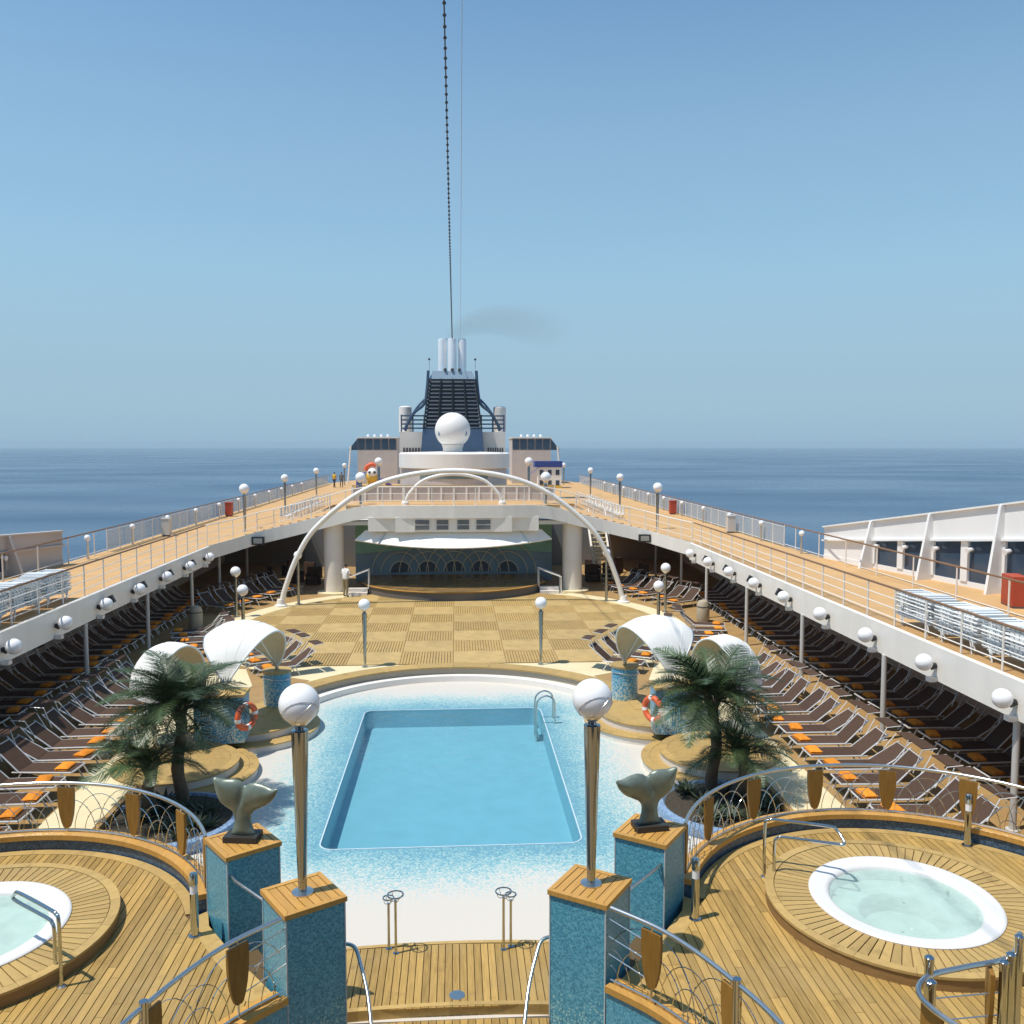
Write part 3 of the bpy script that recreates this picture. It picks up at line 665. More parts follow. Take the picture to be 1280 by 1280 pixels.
# ================================================================ raised steps, planters, shells
RIS = mat('riser_white', (.72, .66, .58), .5, noise=.05, nscale=2)
PIV = {}
for s in (-1, 1):
    for cx, cy, r0, r1, nm in ((5.75, 25.35, 1.95, 1.5, 'a'), (6.75, 21.9, 1.95, 1.5, 'b')):
        t = thing('deck_step', 'rounded two tier teak step with pale risers beside the ' + ('mosaic drum' if nm == 'a' else 'palm planter'), 'step', (s * cx, cy, -.35), 0, 'rounded teak steps by the ' + ('drums' if nm == 'a' else 'palms'))
        for k, (r, z) in enumerate(((r0, .17), (r1, .38))):
            MB().lathe([(r - .03, 0), (r - .03, z)], 48).build('riser', RIS, t, True)
            # tread of curved boards
            for j in range(16):
                a0 = j * 22.5; MB().prism(arc(0, 0, r, a0, a0 + 22.4, 4) + arc(0, 0, r - .22, a0 + 22.4, a0, 4), z, z + .03).build('tread_board', TEAK_L, t)
            MB().lathe([(r - .225, z), (r - .225, z + .027)], 40).build('tread_core', TEAK_L, t)
    # drum
    dr = thing('mosaic_drum', 'round blue mosaic drum with teak top at the foot of a canopy', 'drum', (s * 5.25, 26.75, .06), 0, 'blue mosaic drums')
    MB().lathe([(.40, 0), (.40, .98)], 32).build('mosaic_body', MOS_DRUM, dr, True)
    MB().lathe([(.43, .98), (.43, 1.04), (.01, 1.045)], 32).build('teak_top', TEAK_L, dr, True)
    MB().tube([(.42 * cos(radians(a)), .42 * sin(radians(a)), .82 + .03 * sin(radians(a * 2))) for a in range(190, 352, 9)], .014, 6).build('hand_hoop', STEEL, dr, True)
    # box
    bx = thing('mosaic_plinth', 'curved blue mosaic plinth with teak top carrying a lifebuoy', 'plinth', (s * 6.08, 23.75, .0), 0, 'blue mosaic plinths')
    body = [(s * x, y) for x, y in [(-.62, -.35), (-.2, -.42), (.25, -.40), (.7, -.25), (.75, .35), (.2, .38), (-.3, .35), (-.62, .3)]]
    MB().prism(body, 0, 1.22).build('mosaic_body', MOS_DRUM, bx)
    MB().prism([(x * 1.05, y * 1.07) for x, y in body], 1.22, 1.29).build('teak_top', TEAK_L, bx)
    lb = thing('lifebuoy', 'orange lifebuoy with white bands hung on the mosaic plinth', 'lifebuoy', (s * 5.375, 23.34, .72), 0, 'lifebuoys on the plinths')
    lb.rotation_euler = (radians(-90), 0, -s * radians(56))
    for k in range(4):
        for nm, m_, a0, a1 in (('ring_arc', BUOY, 0, 72), ('white_band', WHITE, 72, 90)):
            aa = [radians(k * 90 + a0 + (a1 - a0) * i / 6) for i in range(7)]
            MB().tube([(.30 * cos(a), .30 * sin(a), 0) for a in aa], .078 if nm == 'ring_arc' else .08, 10).build(nm, m_, lb, True)
    # outer foot of the second canopy
    ft = thing('canopy_foot', 'slender steel canopy foot behind the palm', 'post', (s * 7.45, 22.5, 0), 0, 'canopy feet behind the palms')
    MB().lathe([(.16, 0), (.16, .03), (.05, .06), (.05, 1.25)], 14).build('stem', STEEL, ft, True)
    def shell(P1, P2, Rr, th0, th1, label, grp, skew=0):
        P1 = Vector(P1); P2 = Vector(P2); mid = (P1 + P2) / 2; u = (P2 - P1); Lh = u.length / 2; u.normalize()
        out = Vector((s * 1.0, 0, 0)); out = (out - u * out.dot(u)).normalized(); up = u.cross(out); up = up if up.z > 0 else -up
        t = thing('shell_canopy', label, 'canopy', mid, 0, grp)
        def grid(R_):
            G = []
            for i in range(25):
                ph = pi * (i + .25) / 24.5; row = []
                for j in range(17):
                    th = radians(th0 + (th1 - th0) * j / 16)
                    row.append(u * (-cos(ph) * Lh) + (out * cos(th) + up * sin(th)) * (R_ * sin(ph) ** .85 * (1 - skew * cos(ph))))
                G.append(row)
            return G
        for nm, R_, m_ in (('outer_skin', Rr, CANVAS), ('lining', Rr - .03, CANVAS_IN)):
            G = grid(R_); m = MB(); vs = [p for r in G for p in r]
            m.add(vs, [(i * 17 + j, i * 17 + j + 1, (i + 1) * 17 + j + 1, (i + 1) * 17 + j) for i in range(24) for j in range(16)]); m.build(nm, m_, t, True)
        G = grid(Rr + .004)
        for j in (4, 8, 12): MB().tube([r[j] for r in G], .007, 5).build('seam', CANVAS, t, True)
        G = grid(Rr - .012)
        for j in (0, 16): MB().tube([r[j] for r in G], .028, 8).build('hoop', CANVAS if j else STEEL, t, True)
        for P in (P1, P2): MB().tube([P - mid + Vector((0, 0, -.06)), P - mid + Vector((0, 0, .06))], .06, 10).build('pivot', STEEL, t, True)
        m = MB(); m.tube([P1 - mid, G[12][8]], .016, 6); m.build('strut', STEEL, t, True)
        return t
    shell((s * 5.25, 26.75, 1.16), (s * 6.05, 24.0, 1.36), 1.56, 50, 124, 'white shell shaped canopy spanning from the mosaic drum to the plinth', 'shell canopies on the drums', .34)
    shell((s * 6.6, 23.95, 1.36), (s * 7.45, 22.5, 1.30), 1.42, 2, 104, 'white shell shaped canopy rising behind the palm crown', 'shell canopies behind the palms', .14)

# ---------------------------------------------------------------- palms and planters
def frond_mesh(L=1.9, seed=0):
    r = random.Random(seed); m = MB(); pts = []
    for i in range(13):
        t = i / 12; pts.append(Vector((0, L * (t * .95 - .12 * t * t), L * (.42 * t - .62 * t * t))))
    m.tube(pts, [.018 * (1 - .8 * i / 12) + .003 for i in range(13)], 5)
    N = 84
    for i in range(N):
        t = .10 + .89 * i / N; k = t * 12; a = int(k); p = pts[a].lerp(pts[min(a + 1, 12)], k - a)
        dr_ = (pts[min(a + 1, 12)] - pts[a]).normalized(); ll = (.50 * sin(pi * min(1, .22 + t * .80)) ** .7 + .06) * r.uniform(.85, 1.1)
        for sd_ in (-1, 1):
            side = Vector((sd_, 0, 0)); d_ = (side * r.uniform(.75, .95) + dr_ * r.uniform(.5, .8) + Vector((0, 0, r.uniform(-.05, .28)))).normalized()
            tip = p + d_ * ll + Vector((0, 0, -.26 * ll * ll - .05 * ll)); midp = p + d_ * ll * .55 + Vector((0, 0, .0)); w = dr_ * .0085
            m.add([p - w, p + w, midp + w * .9, midp - w * .9, tip], [(0, 1, 2, 3), (3, 2, 4)])
    return m.mesh('frond', FROND)
FM = [frond_mesh(1.9, k) for k in range(3)]
def palm(x, y, z, hgt, nf, scale, label, grp, seed):
    r = random.Random(seed); t = thing('palm_tree', label, 'palm tree', (x, y, z), 0, grp)
    pts = [(.05 * sin(i * .9 + seed), .03 * cos(i), hgt * i / 8) for i in range(9)]
    MB().tube(pts, [.135 - .025 * i / 8 + .012 * (i % 2) for i in range(9)], 12).build('trunk', BARK, t, True)
    top = Vector(pts[-1])
    m = MB()
    for i in range(10):
        a = i * 2.4; m.tube([top + Vector((.05 * cos(a), .05 * sin(a), -.25)), top + Vector((.17 * cos(a), .17 * sin(a), .05)), top + Vector((.2 * cos(a), .2 * sin(a), .16))], [.05, .04, .015], 5)
    m.build('crown_base', BARK, t, True)
    for i in range(nf):
        a = i * 2.39996 + r.uniform(-.2, .2); el = 1.3 - 1.55 * (i / nf) ** .9 + r.uniform(-.12, .12)
        o = link('frond', FM[i % 3], t, tuple(top + Vector((.07 * -sin(a), .07 * cos(a), -.04))))
        o.rotation_euler = (el * .85, r.uniform(-.35, .35), a); o.scale = (scale * r.uniform(.85, 1.1),) * 3
    return t
ag = MB()
for i in range(16):
    a = i * 2.4; e = .35 + .5 * (i / 16); L_ = .42; d_ = Vector((cos(a) * cos(e), sin(a) * cos(e), sin(e))); w = Vector((-sin(a), cos(a), 0)) * .035
    p0 = Vector((0, 0, 0)); p1 = d_ * L_ * .5 + Vector((0, 0, .02)); p2 = d_ * L_
    ag.add([p0 - w * .7, p0 + w * .7, p1 + w, p1 - w, p2, p1 + Vector((0, 0, -.02))], [(0, 1, 2, 3), (3, 2, 4), (3, 5, 4), (2, 4, 5)])
AGM = ag.mesh('leaf_rosette', AGAVE)
for s in (-1, 1):
    cx, cy = s * 6.0, 18.9
    t = thing('palm_planter', 'round blue mosaic planter basin holding palms and spiky plants', 'planter', (cx, cy, -.35), 0, 'palm planters')
    MB().lathe([(1.45, 0), (1.50, .14), (1.46, .25), (1.34, .27), (1.28, .2)], 48, cap=False).build('mosaic_rim', MOS_BLUE, t, True)
    MB().lathe([(1.30, 0), (1.30, .22)], 40).build('soil_bed', SOIL, t)
    palm(cx - s * .02, cy + .8, -.09, 2.1, 36, 1.0, 'tall palm with dense dark green fronds rising from the mosaic planter', 'tall planter palms', 3 + s)
    palm(cx + s * .5, cy + .35, -.09, 1.0, 20, .80, 'low palm with dark drooping fronds beside the tall planter palm', 'low planter palms', 9 + s)
    r = random.Random(5 + s)
    for k in range(16):
        a = r.uniform(0, 6.28); d_ = r.uniform(.35, 1.15); o = link('spiky_plant', AGM, None, (cx + d_ * cos(a), cy + d_ * sin(a) - .05, -.13), r.uniform(0, 6))
        o.scale = (r.uniform(.7, 1.2),) * 3; tag(o, 'small dark spiky plant growing in the palm planter', 'plant', 'spiky plants in the palm planters')

# ---------------------------------------------------------------- whale tails
def whale(s):
    out_l = [(-.46, .73), (-.36, .725), (-.26, .755), (-.17, .77), (-.10, .755), (-.05, .72), (-.01, .765), (.06, .80), (.18, .805), (.30, .83), (.295, .70), (.275, .58), (.235, .48), (.17, .41), (.115, .36), (.10, .28), (.105, .18), (.125, .05), (-.14, .05), (-.12, .18), (-.11, .28), (-.13, .36), (-.20, .41), (-.30, .47), (-.38, .55), (-.43, .64)]
    if s < 0: out_l = [(-x, z) for x, z in out_l]
    P = [(v.x, v.y) for v in smooth_path([(x, z, 0) for x, z in out_l + out_l[:1]], 4)][:-1]
    def ins(x, z):
        c = False
        for a, b in zip(P, P[1:] + P[:1]):
            if (a[1] > z) != (b[1] > z) and x < (b[0] - a[0]) * (z - a[1]) / (b[1] - a[1]) + a[0]: c = not c
        return c
    def dist(x, z):
        d = 9
        for a, b in zip(P, P[1:] + P[:1]):
            ex, ez = b[0] - a[0], b[1] - a[1]; k = max(0, min(1, ((x - a[0]) * ex + (z - a[1]) * ez) / (ex * ex + ez * ez + 1e-12))); d = min(d, math.hypot(x - a[0] - k * ex, z - a[1] - k * ez))
        return d
    st_ = .0145; V = {}; vs = []; fs = []
    def vid(i, j):
        if (i, j) not in V:
            x, z = i * st_, j * st_; d = dist(x, z); th = .104 * (1 - math.exp(-d / .055)) + .004
            cl = -s * (.06 * ((.73 - z) / .33) * 0 + .05 - .10 * max(0, (.73 - z)) / .35)          # crease from the notch to the waist
            if z > .38: th *= 1 - .42 * math.exp(-((x - cl) / .03) ** 2) * min(1, (z - .38) / .15)
            yo = -.55 * x * x - .10 * max(0, z - .4); V[(i, j)] = len(vs); vs.append((x, yo - th, z)); vs.append((x, yo + th, z))
        return V[(i, j)]
    cells = [(i, j) for i in range(-34, 34) for j in range(2, 60) if all(ins((i + a) * st_, (j + b) * st_) for a in (0, 1) for b in (0, 1))]
    cs = set(cells)
    for i, j in cells:
        a, b, c, d = vid(i, j), vid(i + 1, j), vid(i + 1, j + 1), vid(i, j + 1); fs += [(a, b, c, d), (d + 1, c + 1, b + 1, a + 1)]
        for (di, dj), (p_, q_) in (((0, -1), (a, b)), ((1, 0), (b, c)), ((0, 1), (c, d)), ((-1, 0), (d, a))):
            if (i + di, j + dj) not in cs: fs.append((p_, p_ + 1, q_ + 1, q_))
    m = MB(); m.add(vs, fs)
    me = m.mesh('tail_body', BRONZE); o = link('tail_body', me)
    md = o.modifiers.new('r', 'REMESH'); md.mode = 'VOXEL'; md.voxel_size = .014
    sm = o.modifiers.new('s', 'SMOOTH'); sm.factor = .5; sm.iterations = 10
    dg = bpy.context.evaluated_depsgraph_get(); ne = bpy.data.meshes.new_from_object(o.evaluated_get(dg)); bpy.data.objects.remove(o)
    ne.polygons.foreach_set('use_smooth', [True] * len(ne.polygons)); ne.materials.clear(); ne.materials.append(BRONZE)
    t = thing('whale_tail_sculpture', 'green bronze whale tail sculpture standing on a mosaic pillar', 'sculpture', (s * 2.88, 12.38, 2.295), radians(-8 if s < 0 else 8), 'whale tail sculptures'); t.scale = (1.26, .92, 1.1)
    link('tail_body', ne, t)
    MB().box(-.185, .185, -.165, .165, 0, .075).build('plinth', mat('plinth_black', (.03, .028, .025), .5), t)
for s in (-1, 1): whale(s)

# ---------------------------------------------------------------- lamps
def globe_lamp(x, y, z, H_, rg, rt, rb, label, grp, wires=False, flange=True):
    t = thing('globe_lamp', label, 'lamp', (x, y, z), 0, grp)
    MB().lathe([(rb, .0), (rb * 1.0, .02), (rt, H_ - 2 * rg - .08), (rt * .5, H_ - 2 * rg - .07), (rt * .45, H_ - 2 * rg)], 20).build('pole', POLE, t, True)
    if flange: MB().lathe([(rb * 2.0 + .03, 0), (rb * 2.0 + .03, .02), (rb * 1.2, .03)], 24).build('base_plate', STEEL, t, True)
    MB().lathe([(rg * .3, H_ - 2 * rg - .02), (rg * .62, H_ - 2 * rg + .05), (rg * .66, H_ - 2 * rg + .08)], 20, cap=False).build('cup', STEEL, t, True)
    MB().sphere((0, 0, H_ - rg), rg, 28, 18).build('globe', GLOBE, t, True)
    if wires:
        for k in range(2):
            a = k * 1.1 + .3; R_ = rg * 1.02; ax = Vector((cos(a), sin(a), .0)); n_ = Vector((-sin(a) * .75, cos(a) * .75, .66))
            MB().tube([Vector((0, 0, H_ - rg)) + (ax * cos(th) + n_.cross(ax).normalized() * sin(th)) * R_ * .87 + n_ * -rg * .5 for th in [2 * pi * i / 30 for i in range(30)]], .0035, 5, True).build('wire_loop', STEEL, t, True)
    return t
for s in (-1, 1):
    globe_lamp(s * 1.79, 10.8, 2.295, 2.62, .248, .105, .052, 'large opal globe lamp on a tapered chrome pole atop the mosaic pillar', 'globe lamps on the mosaic pillars', True)
midl = [(3.1, 31.25, .012, 2.42, .21, 'opal globe lamp on a flared chrome pole at the pool side of the dance floor', 'globe lamps at the pool rim', .09, .04),
        (7.6, 44.0, .012, 2.62, .2, 'opal globe lamp on a brass toned pole beside the arch foot', 'globe lamps beside the arch feet', .07, .07),
        (8.75, 37.5, .012, 2.0, .23, 'short opal globe lamp standing beside the shell canopy loungers', 'short globe lamps near the shell canopies', .075, .075),
        (9.85, 40.9, .012, 2.3, .23, 'opal globe lamp on a brass toned pole at the edge of the cream paving', 'globe lamps at the cream paving', .06, .06)]
for x, y, z, H_, rg, lb, gr, rt, rb in midl:
    for s in (-1, 1): globe_lamp(s * x, y, z, H_, rg, rt, rb, lb, gr)
for x, y in ((11.5, 50.0), (12.3, 66.0), (12.8, 84.0), (12.9, 106.0)):
    for s in (-1, 1): globe_lamp(s * x, y, 3.05, 2.62, .27, .10, .06, 'opal globe lamp on a tapered pole standing on the upper promenade', 'globe lamps on the upper promenade')
for x, y in ((5.0, 60.0), (4.9, 47.6)):
    for s in (-1, 1): globe_lamp(s * x, y, 4.66, 2.3 if y > 50 else 1.7, .27, .09, .07, 'opal globe lamp standing on the bridge deck ' + ('before the round house' if y > 50 else 'by its front railing'), 'globe lamps on the bridge deck ' + ('by the house' if y > 50 else 'by the railing'))

# ================================================================ UPPER DECKS
UZ = 3.05
def lerp(a, b, t): return a + (b - a) * t
for s in (-1, 1):
    rise = .165 if s > 0 else .045
    outl = [(11.5, 6), (11.5, 42.4), (11.5, 52), (9.6, 54), (9.6, 72), (0, 72), (0, 128), (12, 128), (15.6, 112), (15.6, 36.5), (17.6, 27), (18.8, 21), (18.8, 6)]
    ud = struct(MB().prism([(s * x, y) for x, y in outl], 2.72, UZ).build('promenade_deck', [PROM]))
    # fascia
    m = MB().box(*(sorted((s * 11.35, s * 11.5))), 6, 42.4, 2.28, UZ + .03); fs = struct(m.build('deck_fascia', WHITE))
    # outer wall below deck with windows
    ow = thing('ship_side_wall', 'white side wall with dark windows behind the shaded lounger row', 'wall', (s * 15.35, 0, 0), 0, 'side walls under the promenades')
    MB().box(-.08, .08, 4, 66, 0, 2.72).build('wall_panel', WHITE2, ow)
    wm = MB().box(-.03, .03, 0, 1.6, 0, 1.3).mesh('window', GLASSD)
    for k in range(22): link('window', wm, ow, (-s * .1, 9 + k * 2.2, .9))
    # posts
    for k, y in enumerate((17.0, 22.6, 28.2, 33.8, 39.4)):
        p = thing('deck_post', 'slim grey post holding up the edge of the promenade', 'post', (s * 11.37, y, 0), 0, 'posts under the promenades')
        MB().lathe([(.07, 0), (.07, 2.285)], 12).build('shaft', POST, p, True)
        MB().lathe([(.14, 0), (.14, .02)], 14).build('foot_plate', POST, p, True)
    for y in (50, 56):
        p = thing('deck_post', 'slim grey post under the promenade beyond the arch', 'post', (s * 11.9, y - 4, 0), 0, 'posts under the promenade beyond the arch')
        MB().lathe([(.075, 0), (.075, 2.73)], 12).build('shaft', POST, p, True)
    # wall globes and floodlights
    for k in range(10):
        y = 14.0 + 3.02 * k
        if y > 42: break
        w = thing('wall_globe', 'opal globe light bracketed on the white promenade fascia', 'light', (s * 11.35, y, 2.66), 0, 'globe lights along the fascias')
        MB().sphere((-s * .30, 0, .06), .20, 20, 14).build('globe', GLOBE, w, True)
        MB().tube([(0, 0, -.02), (-s * .12, .02, -.04)], [.06, .10], 10).build('bracket', BLACKP, w, True)
        m = MB().box(*sorted((-s * .02, -s * .2)), -.09, .09, -.40, -.30)
        m.build('downlight', WHITE2, w)
    for k in range(4):
        y = 29.6 + k * 3.02 + .0
        f = thing('floodlight', 'black floodlight on the promenade fascia between globe lights', 'floodlight', (s * 11.35, y, 2.75), 0, 'floodlights along the fascias')
        MB().box(-.16, .16, -.07, .07, -.13, .13, m=Matrix.Translation((-s * .2, 0, 0)) @ Matrix.Rotation(s * .5, 4, 'Y')).build('housing', BLACKP, f)
        MB().tube([(0, 0, 0), (-s * .2, 0, 0)], .03, 6).build('arm', BLACKP, f)
    # ---- railings
    def railing(path, hgt, label, grp, rails, spacing, glass=False, wood=True, name='deck_railing'):
        P = [Vector(p) for p in path]; o = P[0]
        t = thing(name, label, 'railing', o, 0, grp)
        L_ = [0]
        for i in range(1, len(P)): L_.append(L_[-1] + (P[i] - P[i - 1]).length)
        def at(d):
            for i in range(1, len(P)):
                if d <= L_[i] + 1e-6: return P[i - 1].lerp(P[i], (d - L_[i - 1]) / max(1e-6, L_[i] - L_[i - 1])), (P[i] - P[i - 1]).normalized()
            return P[-1], (P[-1] - P[-2]).normalized()
        MB().tube([p - o + Vector((0, 0, hgt)) for p in P], .032 if wood else .025, 8).build('hand_rail', RAILWOOD if wood else WHITE, t, True)
        for z in rails: MB().tube([p - o + Vector((0, 0, z)) for p in P], .014, 6).build('rail', WHITE, t, True)
        pm = MB().tube([(0, 0, 0), (0, 0, hgt)], .026, 8).mesh('post', WHITE2, True)
        n = int(L_[-1] / spacing)
        gm = MB().box(.05, spacing - .05, -.006, .006, .12, hgt - .1).mesh('glass_panel', GLASS) if glass else None
        for k in range(n + 1):
            p, u = at(k * spacing); link('post', pm, t, tuple(p - o))
            if glass and k < n: link('glass_panel', gm, t, tuple(p - o), atan2(u.y, u.x))
        return t
    railing([(s * 11.56, 7, UZ), (s * 11.56, 42.4, UZ)], 1.0, 'white railing with wooden handrail along the promenade inner edge', 'inner promenade railings', (.22, .47, .72), 1.55)
    railing([(s * 15.35, 8, UZ), (s * 15.35, 40.5, UZ)], 1.05, 'thin railing with wooden handrail before the flared side windows', 'outer promenade railings near the flared walls', (.15,), 2.6)
    railing([(s * 15.35, 40.6, UZ), (s * 15.35, 111, UZ)], 1.05, 'glass panel railing along the seaward promenade edge', 'glass promenade railings', (.10, .95), 1.5, glass=True)
    railing([(s * 9.75, 54.5, UZ), (s * 9.75, 71, UZ)], 1.0, 'white railing beside the rows of stowed white chairs', 'railings beyond the bridge', (.3, .6), 1.5, wood=False)
    # outer lights on short posts
    for k in range(11):
        y = 38 + k * 5.2
        p = thing('rail_light', 'small white spotlight on a short post inside the seaward railing', 'light', (s * 15.15, y, UZ), 0, 'spotlights along the seaward railing')
        MB().lathe([(.06, 0), (.05, .8)], 8).build('stem', STEEL, p, True)
        MB().sphere((0, 0, .9), .13, 10, 8).build('head', GLOBE, p, True)
    for y, nm, m_, sz, lb in ((47.5, 'litter_bin', POST, (.2, .2, .9), 'grey steel litter bin by the seaward railing'), (60.5, 'fire_box', RED, (.22, .22, .9), 'red cabinet standing by the seaward railing')):
        t = thing(nm, lb, 'bin' if nm == 'litter_bin' else 'cabinet', (s * 14.95, y, UZ), 0, nm.replace('_', ' ') + ' pair by the seaward railing')
        MB().box(-sz[0], sz[0], -sz[1], sz[1], .08, sz[2]).build('body', m_, t); MB().box(-sz[0] * .8, sz[0] * .8, -sz[1] * .8, sz[1] * .8, 0, .08).build('foot', DARK, t)
        MB().box(-sz[0] - .02, sz[0] + .02, -sz[1] - .02, sz[1] + .02, sz[2], sz[2] + .05).build('lid', m_, t)
    # ---- flared side wall with frames and windows
    fl = thing('flared_wall', 'white flared wall with slanted frames and dark blue windows outside the promenade' if s > 0 else 'flared wall with shade in its beige colour, small dark windows, outside the promenade', 'wall', (s * 15.6, 36.5, UZ))
    A = Vector((0, 0, 0)); dirv = Vector((s * .216, -.9765, 0)); Lw = 24
    zt = lambda d: 1.3 + rise * d
    nx = Vector((-s * .9765, -.216, 0))   # inboard normal
    def wp(d, h, off=0): return dirv * d + nx * off + Vector((0, 0, h))
    WM_ = mat('flared_white', (.80, .80, .79), .4, noise=.04, nscale=1) if s > 0 else PINK  # the wall facing away from the sun gets beige: shade put into its colour
    def slab(d0, d1, h0, h1, off0, off1, nm, mt, h0b=None, h1b=None):
        h0b = h0 if h0b is None else h0b; h1b = h1 if h1b is None else h1b
        v = [wp(d0, h0, off0), wp(d1, h0b, off0), wp(d1, h1b, off0), wp(d0, h1, off0), wp(d0, h0, off1), wp(d1, h0b, off1), wp(d1, h1b, off1), wp(d0, h1, off1)]
        return MB().add(v, [(0, 1, 2, 3), (4, 7, 6, 5), (0, 4, 5, 1), (3, 2, 6, 7), (0, 3, 7, 4), (1, 5, 6, 2)]).build(nm, mt, fl)
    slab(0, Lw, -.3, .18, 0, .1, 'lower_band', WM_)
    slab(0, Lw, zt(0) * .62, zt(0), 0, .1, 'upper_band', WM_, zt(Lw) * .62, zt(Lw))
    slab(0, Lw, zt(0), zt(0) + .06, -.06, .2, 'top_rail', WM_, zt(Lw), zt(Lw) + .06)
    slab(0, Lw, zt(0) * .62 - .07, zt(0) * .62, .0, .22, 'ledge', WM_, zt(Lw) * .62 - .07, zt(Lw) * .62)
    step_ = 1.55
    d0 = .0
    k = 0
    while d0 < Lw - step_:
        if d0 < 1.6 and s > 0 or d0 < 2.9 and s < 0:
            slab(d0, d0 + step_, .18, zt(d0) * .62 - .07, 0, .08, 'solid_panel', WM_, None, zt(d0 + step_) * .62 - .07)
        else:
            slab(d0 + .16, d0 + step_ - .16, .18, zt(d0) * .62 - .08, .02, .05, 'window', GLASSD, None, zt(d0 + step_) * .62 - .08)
            slab(d0 - .15, d0 + .15, .18, zt(d0) * .62 - .075, 0, .14, 'mullion', WM_)
            if k % 2 == 0:
                v = [wp(d0 - .05, -.0, .1), wp(d0 + .05, -.0, .1), wp(d0 + .05, 0, .72), wp(d0 - .05, 0, .72), wp(d0 - .05, zt(d0), .1), wp(d0 + .05, zt(d0), .1), wp(d0 + .05, zt(d0), .26), wp(d0 - .05, zt(d0), .26)]
                MB().add(v, [(0, 1, 2, 3), (4, 7, 6, 5), (0, 4, 5, 1), (1, 5, 6, 2), (2, 6, 7, 3), (3, 7, 4, 0)]).build('slanted_frame', WM_, fl)
            m = MB().tube([wp(d0 + .3, zt(d0) * .5, .06), wp(d0 + .3, zt(d0) * .5 - .05, .3)], [.06, .09], 8); m.build('spotlight', GLOBE, fl, True)
        d0 += step_; k += 1
    if s > 0:
        rc = thing('fire_cabinet', 'dark red cabinet standing before the flared window wall', 'cabinet', (16.55, 25.2, UZ), radians(-12))
        MB().box(-.22, .22, -.42, .42, .05, .92).build('body', RED, rc); MB().box(-.235, -.22, -.36, .36, .15, .84).build('door', RED, rc); MB().box(-.2, .2, -.45, .45, 0, .05).build('foot', DARK, rc)
        MB().box(-.25, -.236, -.33, -.25, .66, .78).build('handle', YELLOW, rc)
    # ---- stacked white sunbeds on the promenade
    sb = MB()
    for k in range(11):
        y = k * .165; sb.box(-.34, .34, y, y + .13, .28 + .05 * sin(k * .6), .335 + .05 * sin(k * .6))
    for sx in (-.34, .34):
        sb.tube([(sx, 0, .31), (sx, 1.8, .31)], .02, 6)
        for yy in (.25, 1.5): sb.tube([(sx, yy, .31), (sx * 1.02, yy - .1, .0)], .016, 6)
    SBM = sb.mesh('stacked_sunbed', PLAST)
    for k in range(6):
        y0 = (17.2 if s > 0 else 18.6) + k * 1.98
        if y0 > 28 or (s > 0 and y0 > 22.5): break
        for j in range(8):
            o = link('stacked_sunbed', SBM, None, (s * 12.15 + random.uniform(-.03, .03), y0 + random.uniform(-.04, .04), UZ + .002 + j * .085 + (.0)))
            tag(o, ('lowest' if j == 0 else 'topmost' if j == 7 else 'middle') + ' white plastic sunbed of a stack stored along the promenade railing', 'sunbed', ('lowest' if j == 0 else 'topmost' if j == 7 else 'middle') + ' sunbeds of the promenade stacks')
    # white chairs rows beyond the bridge
    ch = MB().box(-.25, .25, -.25, .25, .38, .42).box(-.25, .25, .21, .26, .42, .9)
    for a, b in ((-.22, -.22), (.22, -.22), (-.22, .22), (.22, .22)): ch.tube([(a, b, 0), (a, b, .4)], .02, 5)
    CHM = ch.mesh('white_chair', WHITE)
    for k in range(14):
        o = link('white_chair', CHM, None, (s * 10.35, 55.5 + k * 1.1, UZ), s * -pi / 2)
        tag(o, 'small white chair in the row beyond the bridge railing', 'chair', 'white chairs beyond the bridge')

# ---------------------------------------------------------------- bridge over the stage
half = [(11.5, 42.4, 3.05), (10.9, 44.8, 3.12), (10.0, 46.1, 3.34), (8.3, 46.6, 3.72), (6.4, 46.6, 4.2), (4.7, 46.4, 4.6), (2.5, 46.0, 4.66), (0, 45.85, 4.66)]
pts = smooth_path(half, 4); pts = pts + [Vector((-p.x, p.y, p.z)) for p in pts[::-1][1:]]
back = [Vector((p.x, 52 if abs(p.x) > 6 else 53, p.z)) for p in pts]
m = MB(); m.strip(pts, back); br = struct(m.build('bridge_deck', PROM))
fas = MB(); dn = Vector((0, 0, 1)); out_ = Vector((0, -.08, 0))
fas.strip([p + out_ + dn * .04 for p in pts], [p + out_ - dn * .62 for p in pts]); fas.strip([p + out_ + dn * .04 for p in pts], [p - out_ + dn * .04 for p in pts]); fas.strip([p + out_ - dn * .62 for p in pts], [p - out_ * 3 - dn * .62 for p in pts]); fas.strip([p - out_ + dn * .04 for p in pts], [p - out_ * 3 - dn * .62 for p in pts])
fas.strip([p - out_ * 3 - dn * .62 for p in pts], [p - dn * .3 for p in back])
fas.build('fascia', WHITE, br)
for s in (-1, 1):
    for k in range(11):
        x = s * (6.1 + k * .45); zz = lerp(4.28, 3.15, k / 10)
        MB().box(x - .2, x + .2, 46.95, 51.9, zz - .1, zz + .05).build('stair_tread', PROM, br)
cd = struct(MB().prism([(-5.6, 46.6), (5.6, 46.6), (5.6, 67), (-5.6, 67)], 4.3, 4.665).build('house_deck', PROM))
